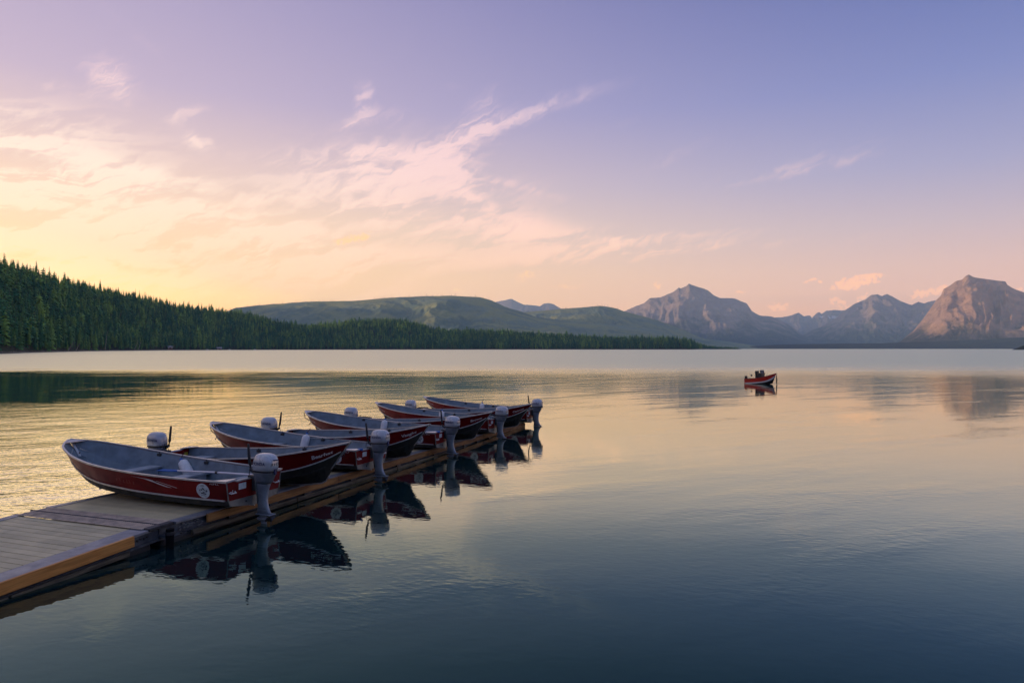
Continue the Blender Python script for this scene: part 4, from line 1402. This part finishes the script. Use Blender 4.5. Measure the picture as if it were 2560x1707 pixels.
def motor_meshes():
    Q = {}
    rg_ = lambda z, cx, rx, ry, e=3.0: superell(cx, 0, rx, ry, z, 24, e)
    Q['cowling'] = MB().loft([rg_(.150, -.235, .205, .148), (rg_(.165, -.235, .222, .160)), rg_(.24, -.24, .228, .166), rg_(.32, -.243, .222, .160), rg_(.385, -.243, .203, .146),
                              rg_(.43, -.24, .168, .122), rg_(.452, -.235, .115, .085), rg_(.460, -.23, .05, .04)]).mesh('cowling', M['silver'], True)
    Q['seam'] = MB().loft([rg_(.126, -.232, .220, .160), rg_(.152, -.232, .220, .160)]).mesh('cowling_seam', M['black'])
    Q['lower'] = MB().loft([rg_(-.09, -.195, .150, .100), rg_(-.03, -.205, .172, .118), rg_(.04, -.215, .190, .134), rg_(.10, -.228, .203, .146), rg_(.134, -.232, .208, .150)]).mesh('lower_cowl', mat('grey_lower_cowl', (0.17, 0.195, 0.22), 0.4, metal=0.2, var=0.2, vscale=9), True)
    Q['leg'] = MB().loft([rg_(-.64, -.235, .175, .034, 2.2), rg_(-.60, -.220, .145, .046, 2.2), rg_(-.52, -.20, .118, .054, 2.2), rg_(-.42, -.19, .105, .058, 2.2), rg_(-.32, -.185, .104, .062, 2.4),
                          rg_(-.20, -.185, .118, .076, 2.6), rg_(-.11, -.19, .138, .092, 2.8), rg_(-.092, -.19, .142, .095, 2.8)]).mesh('drive_leg', M['silverd'], True)
    Q['plate'] = MB().box(-.42, -.08, -.085, .085, -.652, -.640, .004).mesh('cavitation_plate', M['silverd'])
    Q['band'] = MB().box(-.30, -.085, -.052, .052, -.545, -.535).box(-.31, -.085, -.054, .054, -.595, -.585).mesh('leg_band', M['alu'])
    gear = MB().loft([rg_(-.74, -.20, .07, .022, 2), rg_(-.65, -.20, .085, .024, 2)])
    gear.tube([(-.06, 0, -.74), (-.085, 0, -.74), (-.15, 0, -.74), (-.27, 0, -.74), (-.33, 0, -.74)], [.008, .028, .042, .042, .032], 12)
    gear.loft([[(-.14, -.008, -.76), (-.14, .008, -.76), (-.28, .008, -.76), (-.28, -.008, -.76)], [(-.19, -.003, -.90), (-.19, .003, -.90), (-.285, .003, -.90), (-.285, -.003, -.90)]])
    Q['gear'] = gear.mesh('gearcase', M['silverd'])
    pr = MB().tube([(-.33, 0, -.74), (-.40, 0, -.74), (-.42, 0, -.74)], [.034, .030, .012], 10)
    for k in range(3):
        q = 2 * math.pi * k / 3 + .3
        c_, s_ = math.cos(q), math.sin(q)
        P_ = lambda rr, ww, xx: (xx, c_ * rr - s_ * ww, -.74 + s_ * rr + c_ * ww)
        pr.loft([[P_(.025, -.02, -.345), P_(.07, -.045, -.335), P_(.115, -.03, -.345), P_(.12, .02, -.375), P_(.07, .045, -.395), P_(.025, .02, -.385)],
                 [P_(.025, -.02, -.350), P_(.07, -.045, -.340), P_(.115, -.03, -.350), P_(.12, .02, -.380), P_(.07, .045, -.400), P_(.025, .02, -.390)]])
    Q['prop'] = pr.mesh('propeller', M['dark'])
    cb = MB().box(-.085, -.02, -.11, .11, -.22, .03, .012).box(.0475, .085, -.10, -.06, -.14, .05, .006).box(.0475, .085, .06, .10, -.14, .05, .006).box(-.085, .085, -.105, .105, .012, .05, .01)
    cb.tube([(.085, -.08, -.06), (.13, -.08, -.06)], .008, 6).tube([(.085, .08, -.06), (.13, .08, -.06)], .008, 6).tube([(-.07, .0, -.20), (-.085, 0, -.48)], [.035, .022], 8)
    Q['clamp'] = cb.mesh('clamp_bracket', M['dark'])
    Q['pipe'] = MB().tube([(-.06, .06, .06), (-.10, .10, -.05), (-.12, .09, -.25), (-.13, .05, -.44)], .012, 6).tube([(-.05, .04, .05), (-.085, .08, -.08), (-.10, .07, -.30)], .009, 6).mesh('cable', M['alu'])
    Q['tiller_up'] = MB().tube([(-.03, .05, .10), (.06, .05, .15), (.085, .05, .26), (.10, .05, .38)], [.030, .034, .030, .024], 8).tube([(.10, .05, .38), (.105, .05, .42), (.125, .05, .60), (.127, .05, .615)], [.030, .026, .021, .014], 8).mesh('tiller_handle', M['black'])
    Q['tiller_flat'] = MB().tube([(-.03, .05, .10), (.08, .05, .14), (.30, .05, .15)], [.03, .032, .026], 8).tube([(.30, .05, .15), (.33, .05, .15), (.54, .05, .155)], [.03, .026, .02], 8).mesh('tiller_handle', M['black'])
    Q['hose'] = MB().tube([(.02, -.08, .06), (.10, -.10, .22), (.19, -.12, .24), (.24, -.12, .10), (.26, -.13, .0)], .007, 5).mesh('fuel_hose', M['dark'])
    Q['latch'] = MB().box(-.475, -.455, -.03, .03, .09, .19, .004).mesh('cowl_latch', M['blueink'])
    def cowl_text(txt, size, side, bold, xc, zc, m, shear=0.0):
        v_, f_ = text_2d(txt, size, bold, shear)
        w_ = max(p[0] for p in v_)
        out = []
        for u_, q in v_:
            x = xc + (u_ - w_ / 2) * (-side)
            z = zc + q
            k = (z - .165) / .22
            ry = .166 - .026 * max(0, (z - .26) / .125) ** 2
            rx = .226 - .024 * max(0, (z - .26) / .125) ** 2
            uu = min(.999, abs((x + .24) / rx))
            y = ry * (1 - uu ** 3.0) ** (1 / 3.0)
            out.append((x, side * (y + .0035), z))
        return mesh_py('brand_lettering', out, f_ if side < 0 else f_, m)
    Q['brand'] = [cowl_text('HONDA', .076, sd_, .0015, -.22, .262, M['blueink']) for sd_ in (1, -1)]
    Q['power'] = []
    for sd_ in (1, -1):
        v_, f_ = text_2d('9.9', .075, .002, .25)
        w_ = max(p[0] for p in v_)
        out = []
        for u_, q in v_:
            yy = (u_ - w_ / 2) + .055 * sd_
            yy = -yy
            uu = min(.999, abs(yy / .16))
            out.append((-.24 - .224 * (1 - uu ** 3) ** (1 / 3) - .004, yy, .245 + q))
        Q['power'].append(mesh_py('power_lettering', out, f_, M['ink']))
    Q['flash'] = MB().loft([[(-.4765, -.075, .335), (-.4765, .06, .345), (-.470, .06, .352), (-.470, -.075, .342)], [(-.4775, -.05, .352), (-.4775, .075, .362), (-.4665, .075, .367), (-.4665, -.05, .357)]]).mesh('cowl_stripe', M['blueink'])
    v_, f_ = text_2d('III', .07, .001)
    out = [(-.20 - (u_ - .03), .128 + .0015 + (q) * .22, .035 + q) for u_, q in v_]
    Q['vents'] = mesh_py('vent_mark', out, f_, M['letter'])
    return Q


QM = motor_meshes()


def boat_matrix(t, w, fwd, z, yaw=0.0, pitch=0.0):
    fx = (DN if fwd > 0 else -DN).copy()
    fx = Matrix.Rotation(yaw, 3, 'Z') @ fx
    fx = (fx + Vector((0, 0, pitch))).normalized()
    fy = Vector((0, 0, 1)).cross(fx).normalized()
    fz = fx.cross(fy)
    m = Matrix((fx, fy, fz)).transposed().to_4x4()
    o = R0 + DE * t + DN * w
    m.translation = (o.x, o.y, z)
    return m


EMB = None


def emblem(parent, side):
    """round white badge with a boat below mountains"""
    rr = .138
    v_, f_ = [(0, 0)], []
    for ring in (.33, .66, 1.0):
        v_ += disc2(0, 0, rr * ring, 28)
    for k in range(28):
        f_.append((0, 1 + k, 1 + (k + 1) % 28))
        for j in range(2):
            b_ = 1 + j * 28
            f_.append((b_ + k, b_ + 28 + k, b_ + 28 + (k + 1) % 28, b_ + (k + 1) % 28))
    x0, vv = .50, .47
    e = map_decal('emblem', v_, f_, side, x0, vv, .006, M['sticker'], parent)
    rim = []
    o_, i_ = disc2(0, 0, rr * 1.0, 28), disc2(0, 0, rr * .93, 28)
    for k in range(28):
        rim.append([i_[k], o_[k], o_[(k + 1) % 28], i_[(k + 1) % 28]])
    q, ff = quads(rim)
    map_decal('emblem_rim', q, ff, side, x0, vv, .0085, M['white'], e)
    pic = [[(-.085, .0), (-.05, .035), (-.045, .02), (-.06, .0)], [(-.045, .005), (.0, .062), (.012, .062), (-.02, .005)], [(.0, .03), (.012, .062), (.05, .005), (.03, .005)],
           [(.05, .0), (.075, .03), (.10, -.01), (.08, -.01)], [(-.06, -.03), (-.045, -.055), (.05, -.065), (.07, -.045)], [(-.02, -.03), (.0, -.012), (.03, -.02), (.04, -.035)],
           [(-.08, -.015), (-.04, -.012), (-.04, -.019), (-.08, -.022)], [(.03, -.008), (.085, -.02), (.085, -.027), (.03, -.015)],
           [(-.06, -.08), (.06, -.085), (.06, -.091), (-.06, -.086)], [(-.045, .088), (.045, .088), (.045, .094), (-.045, .094)], [(-.03, .101), (.03, .101), (.03, .107), (-.03, .107)]]
    q, ff = quads(pic)
    map_decal('emblem_drawing', q, ff, side, x0, vv, .0085, M['ink'], e)
    return e


def make_boat(t, w, fwd, label, name_txt=None, tiller='tiller_up', yaw=0.0, dz=0.0, mseed=0, pitch=0.0):
    z = dock_top(t) + .022 + dz
    b = empty('motorboat', boat_matrix(t, w, fwd, z, yaw, pitch) @ Matrix.Rotation(rad((0, .8, -1.2, 1.4, -.6)[mseed % 5]), 4, 'X'))
    tag(b, label, 'boat', 'red motorboats lying across the dock')
    for nm, me in (('hull_bottom', HB['hull_bottom']), ('topside', HB['topside']), ('keel_strip', HB['keel']), ('inner_skin', HB['inner']), ('transom_bottom', HB['tr_low']),
                   ('transom', HB['tr_up']), ('transom_cap', HB['tr_cap']), ('bow_plate', HB['bowplate']), ('stem_band', HB['stem']), ('bow_eye', HB['eye']),
                   ('drain_plug', HB['drain']), ('notice_sticker', HB['notice']), ('warning_sticker', HB['plate'])):
        link(nm, me, b)
    for nm, key in (('corner_seam', 'seams'), ('spray_rail', 'rails'), ('bottom_strake', 'strakes'), ('gunwale', 'gun'), ('stern_corner', 'corner'), ('bench_seat', 'bench'), ('oarlock_socket', 'lock'), ('grab_handle', 'handle')):
        for me in HB[key]:
            link(nm, me, b)
    for side in (1, -1):
        emblem(b, side)
        # silver flash and faded decals
        sw = [[(0, .05), (.42, .035), (.60, .012), (.40, .026)], [(.34, .03), (.50, .028), (.62, -.012), (.52, -.008)], [(.50, .0), (.60, -.006), (.84, -.062), (.70, -.052)],
              [(.62, -.035), (.74, -.045), (.98, -.088), (.84, -.082)], [(.60, .02), (.66, .014), (1.10, -.078), (1.06, -.078)]]
        q, ff = quads(sw)
        if side > 0:
            map_decal('side_flash', q, ff, side, 2.15, .70, .006, M['letter'], b)
        else:
            map_decal('side_flash', [(1.1 - u_, w_) for u_, w_ in q], [tuple(reversed(p)) for p in ff], side, 1.05, .70, .006, M['letter'], b)
        q, ff = strokes(3 + mseed, 6, .52, .085)
        map_decal('faded_decal', q, ff, side, 2.55 if side > 0 else 2.05, .38, .006, M['redmark'], b)
        q, ff = strokes(20 + mseed, 5, .20, .032)
        map_decal('registration_decal', q, ff, side, .34 if side > 0 else .14, .84, .006, M['letter'], b)
        if name_txt:
            tv_, tf_ = text_2d(name_txt, .125, .004)
            wt_ = max(p[0] for p in tv_)
            map_decal('name_lettering', tv_, tf_, side, 4.70 if side > 0 else 4.70 - wt_, .34, .006, M['letter'], b)
        else:
            q, ff = strokes(40 + mseed, 7, .34, .055)
            map_decal('name_lettering', q, ff, side, 4.55 if side > 0 else 4.2, .40, .006, M['letter'], b)
    v_, f_ = strokes(60 + mseed, 3, .14, .07)
    o = link('hull_number', mesh_py('hull_number', [(-.0095, -(-.60 + u_), .30 + q * 1.0) for u_, q in v_], f_, M['letter']), b)
    mo = empty('outboard_motor')
    mo.parent = b
    mo.location = (-.012, 0, .497)
    mo.rotation_euler = (0, rad(random.uniform(-1.5, 2.5)), rad(random.uniform(-5, 5)))
    for nm, key in (('cowling', 'cowling'), ('cowling_seam', 'seam'), ('lower_cowl', 'lower'), ('drive_leg', 'leg'), ('cavitation_plate', 'plate'), ('leg_band', 'band'), ('gearcase', 'gear'),
                    ('propeller', 'prop'), ('clamp_bracket', 'clamp'), ('cable', 'pipe'), ('tiller_handle', tiller), ('fuel_hose', 'hose'), ('cowl_latch', 'latch'), ('cowl_stripe', 'flash'), ('vent_mark', 'vents')):
        link(nm, QM[key], mo)
    for key, nm in (('brand', 'brand_lettering'), ('power', 'power_lettering')):
        for me in QM[key]:
            link(nm, me, mo)
    return b


SPC = 4.137
boats_l = []
for k, (lb, tl, yw) in enumerate((('red motorboat lying nearest the camera, bow to the left, with an oar inside', 'tiller_up', -0.03),
                                  ('second red boat with bow to the left, behind the boat named Bearhat', 'tiller_up', -0.01),
                                  ('third red boat with bow to the left, between boats named Vaught and Brown', 'tiller_up', 0.01),
                                  ('fourth red boat with bow to the left, between boats named Brown and Cannon', 'tiller_flat', -0.01),
                                  ('farthest red boat with bow to the left, at the outer end of the dock', 'tiller_up', 0.02))):
    boats_l.append(make_boat(SPC * k, -.30 if k else -.36, 1, lb, None, tl, yw, 0.0, k))
boats_r = []
for k, (nm, tt, ww, tl) in enumerate((('Bearhat', 1.83, 3.72, 'tiller_up'), ('Vaught', 5.85, 3.85, 'tiller_up'), ('Brown', 9.85, 3.75, 'tiller_flat'), ('Cannon', 14.15, 3.75, 'tiller_flat'))):
    boats_r.append(make_boat(tt, ww, -1, 'red boat with bow to the right and the name %s on it' % nm, nm, tl, (.012, -.015, .02, -.01)[k], 0.0, 10 + k))

# loose things in the boats
fm = MB().tube([(0, 0, -.25), (0, 0, -.235), (0, 0, -.20), (0, 0, -.12), (0, 0, .10), (0, 0, .17), (0, 0, .205), (0, 0, .215), (0, 0, .26)], [.03, .07, .095, .105, .105, .095, .06, .03, .028], 16).mesh('fender_body', M['white'], True)
fe = MB().tube([(0, 0, .24), (0, 0, .28)], .034, 10).mesh('fender_eye', M['blue'])
for k, bt in enumerate(boats_l):
    s_ = .50 if k else .49
    g = gun_p(s_, -1)
    loc = Vector((g.x, g.y + .16, g.z - (.17 if k else .20)))
    rot = Matrix.Rotation(rad(52 if k == 0 else random.uniform(-6, 6)), 4, 'Y') @ Matrix.Rotation(rad(14), 4, 'X')
    e = empty('boat_fender', bt.matrix_world @ Matrix.Translation(loc) @ rot)
    tag(e, ('white fender lying aslant inside the nearest boat', 'white fender hanging inside the second bow-left boat', 'white fender hanging inside the third bow-left boat',
            'white fender hanging inside the fourth bow-left boat', 'white fender hanging inside the farthest boat')[k], 'fender', 'white fenders inside the boats')
    link('fender_body', fm, e)
    link('fender_eye', fe, e)
    link('fender_line', MB().tube([(0, 0, .27), (-.03 if k == 0 else 0, -.05, .36), (-.06 if k == 0 else 0, -.10, .40)], .008, 5).mesh('fender_line', M['rope']), e)
osh = MB().tube([(-1.1, 0, 0), (0, 0, .01), (1.1, 0, 0)], .022, 8).mesh('shaft', M['oar'])
obl = MB().loft([[(1.08, -.03, -.012), (1.08, .03, -.012), (1.08, .03, .012), (1.08, -.03, .012)], [(1.25, -.09, -.008), (1.25, .09, -.008), (1.25, .09, .008), (1.25, -.09, .008)],
                 [(1.62, -.08, -.006), (1.62, .08, -.006), (1.62, .08, .006), (1.62, -.08, .006)]]).mesh('blade', M['blue'])
ogr = MB().tube([(-1.22, 0, 0), (-1.2, 0, 0), (-1.08, 0, 0)], [.02, .03, .028], 8).mesh('grip', M['blue'])
oco = MB().tube([(-.02, 0, .01), (.04, 0, .01)], .028, 8).mesh('collar', M['dark'])
for k, (bt, x_, y_, z_, lb) in enumerate(((boats_l[0], 1.25, -.36, .43, 'silver oar with blue ends resting on the benches of the nearest boat'),
                                          (boats_l[1], 1.15, .42, .46, 'oar with a blue grip at the stern of the second bow-left boat'),
                                          (boats_l[2], 1.15, .42, .46, 'oar with a blue grip at the stern of the third bow-left boat'))):
    e = empty('oar', bt.matrix_world @ Matrix.Translation((x_, y_, z_)) @ Matrix.Rotation(rad(2.0 if k == 0 else 3.5), 4, 'Y' if k == 0 else 'Y') @ Matrix.Rotation(rad(-3), 4, 'Z'))
    tag(e, lb, 'oar', 'oars lying in the boats')
    for nm, me in (('shaft', osh), ('blade', obl), ('grip', ogr), ('collar', oco)):
        link(nm, me, e)
for k, bt in enumerate(boats_l[:3]):
    q = [(BL - .02, .02, .95), (BL + .04, .03, .86), (BL + .02, .02, .72), (BL - .10, 0, .60 + .03 * k), (BL - .22, -.01, .63), (BL - .28, -.01, .70)]
    m_ = bt.matrix_world
    o = MB().tube([m_ @ Vector(p) for p in q] + ([m_ @ Vector((BL - .12, .02, .50))] if k else []), .011, 6).build('bow_rope', M['rope'])
    tag(o, ('dark rope hanging in a loop from the bow of the nearest boat', 'dark rope with a loose end at the bow of the second bow-left boat', 'dark rope at the bow of the third bow-left boat')[k], 'rope', 'ropes at the bows')
for k, bt in enumerate(boats_r):
    m_ = bt.matrix_world
    p0, p1 = m_ @ Vector((BL - .30, .10, .72)), m_ @ Vector((BL - 1.32, .42, .04))
    mid = p0.lerp(p1, .5) + Vector((0, 0, -.03))
    o = MB().tube([m_ @ Vector((BL - .22, .16, .89)), p0, mid, p1], .010, 6).build('tie_down_strap', M['strap'])
    tag(o, 'grey strap tying the bow of the boat named %s to the dock' % ('Bearhat', 'Vaught', 'Brown', 'Cannon')[k], 'strap', 'tie-down straps')

# ------------------------------------------------------------------ red boat moored on the open water
mw = 62.0
mx = (1902 - CX) / FPX * mw
mb = empty('console_boat', Matrix.Translation((mx, mw, -.06)) @ Matrix.Rotation(rad(-50), 4, 'Z') @ Matrix.Rotation(rad(-2.5), 4, 'Y') @ Matrix.Diagonal((.70, .95, 1.22, 1)) @ Matrix.Translation((-1.9, 0, 0)))
tag(mb, 'red open boat with a black console floating alone on the lake', 'boat')
SC = .83


def msec(s, kind):
    k, c_, r_, g_ = keel_p(s), chine_p(s), rail_p(s), gun_p(s)
    return [p * SC for p in (k, c_, r_, g_)]


def side_pts(i, j, n=3):
    b_ = MB()
    for sd_ in (1, -1):
        rows = []
        for q in range(25):
            P_ = msec(q / 24, 0)
            rows.append([Vector((P_[i].lerp(P_[j], m_ / n).x, sd_ * P_[i].lerp(P_[j], m_ / n).y, P_[i].lerp(P_[j], m_ / n).z)) for m_ in range(n + 1)])
        b_.sheet(rows)
    return b_


M['red2'] = mat('bright_red_paint', (0.62, 0.035, 0.018), 0.35, coat=0.3, var=.15, vscale=3)
side_pts(2, 3).build('topside', M['red2'], mb, True)
side_pts(1, 2).build('side_stripe', M['white'], mb)
side_pts(0, 1).build('hull_bottom', M['dark'], mb)
for sd_ in (1, -1):
    MB().sweep([Vector((gun_p(q / 24).x, sd_ * gun_p(q / 24).y, gun_p(q / 24).z)) * SC for q in range(25)], .07, .04).build('gunwale', M['redmark'], mb)
MB().box(0, .05, -.56, .56, .08, .44).build('transom', M['red2'], mb)
dk = MB()
dk.sheet([[Vector((gun_p(s).x, -gun_p(s).y + .03, gun_p(s).z - .05)) * SC, Vector((gun_p(s).x, gun_p(s).y - .03, gun_p(s).z - .05)) * SC] for s in (.62, .7, .8, .9, .97)])
dk.build('bow_deck', M['redmark'], mb)
MB().sheet([[Vector((q * BL, -.5, .22)) * SC, Vector((q * BL, .5, .22)) * SC] for q in (.02, .3, .62)]).build('floor', M['inner'], mb)
MB().box(1.75, 2.25, -.34, .34, .18, .86, .04).build('console', M['black'], mb)
ws = empty('windshield')
ws.parent = mb
MB().tube([(2.25, -.36, .75), (2.08, -.32, 1.04), (2.08, .32, 1.04), (2.25, .36, .75)], .028, 6).build('windshield_frame', M['black'], ws)
MB().loft([[(2.24, -.32, .79), (2.24, .32, .79), (2.09, .29, 1.02), (2.09, -.29, 1.02)], [(2.25, -.32, .79), (2.25, .32, .79), (2.10, .29, 1.02), (2.10, -.29, 1.02)]]).build('windshield_pane', mat('smoked_acrylic', (.05, .045, .03), .15), ws)
MB().box(1.36, 1.50, -.30, .30, .55, 1.02, .03).build('seat_back', M['black'], mb)
MB().box(1.36, 1.72, -.32, .32, .40, .56, .04).build('seat', M['black'], mb)
MB().box(.55, .68, -.12, .12, .62, .74, .03).build('stern_light', M['black'], mb)
MB().loft([superell(-.18, 0, .16, .14, z_, 14) for z_ in (.42, .60)] + [superell(-.18, 0, .08, .07, .66, 14)]).build('motor_cowling', M['black'], mb, True)
MB().loft([superell(-.16, 0, .07, .05, z_, 10) for z_ in (.42, -.25)]).build('motor_leg', M['black'], mb)
MB().tube([(BL * SC + .02, .0, .74), (BL * SC + .03, 0, .70), (BL * SC + .03, 0, .60), (BL * SC + .03, 0, .30), (BL * SC + .03, 0, .05), (BL * SC + .03, 0, .02)], [.012, .012, .055, .07, .07, .02], 10).build('bow_fender', M['black'], mb)
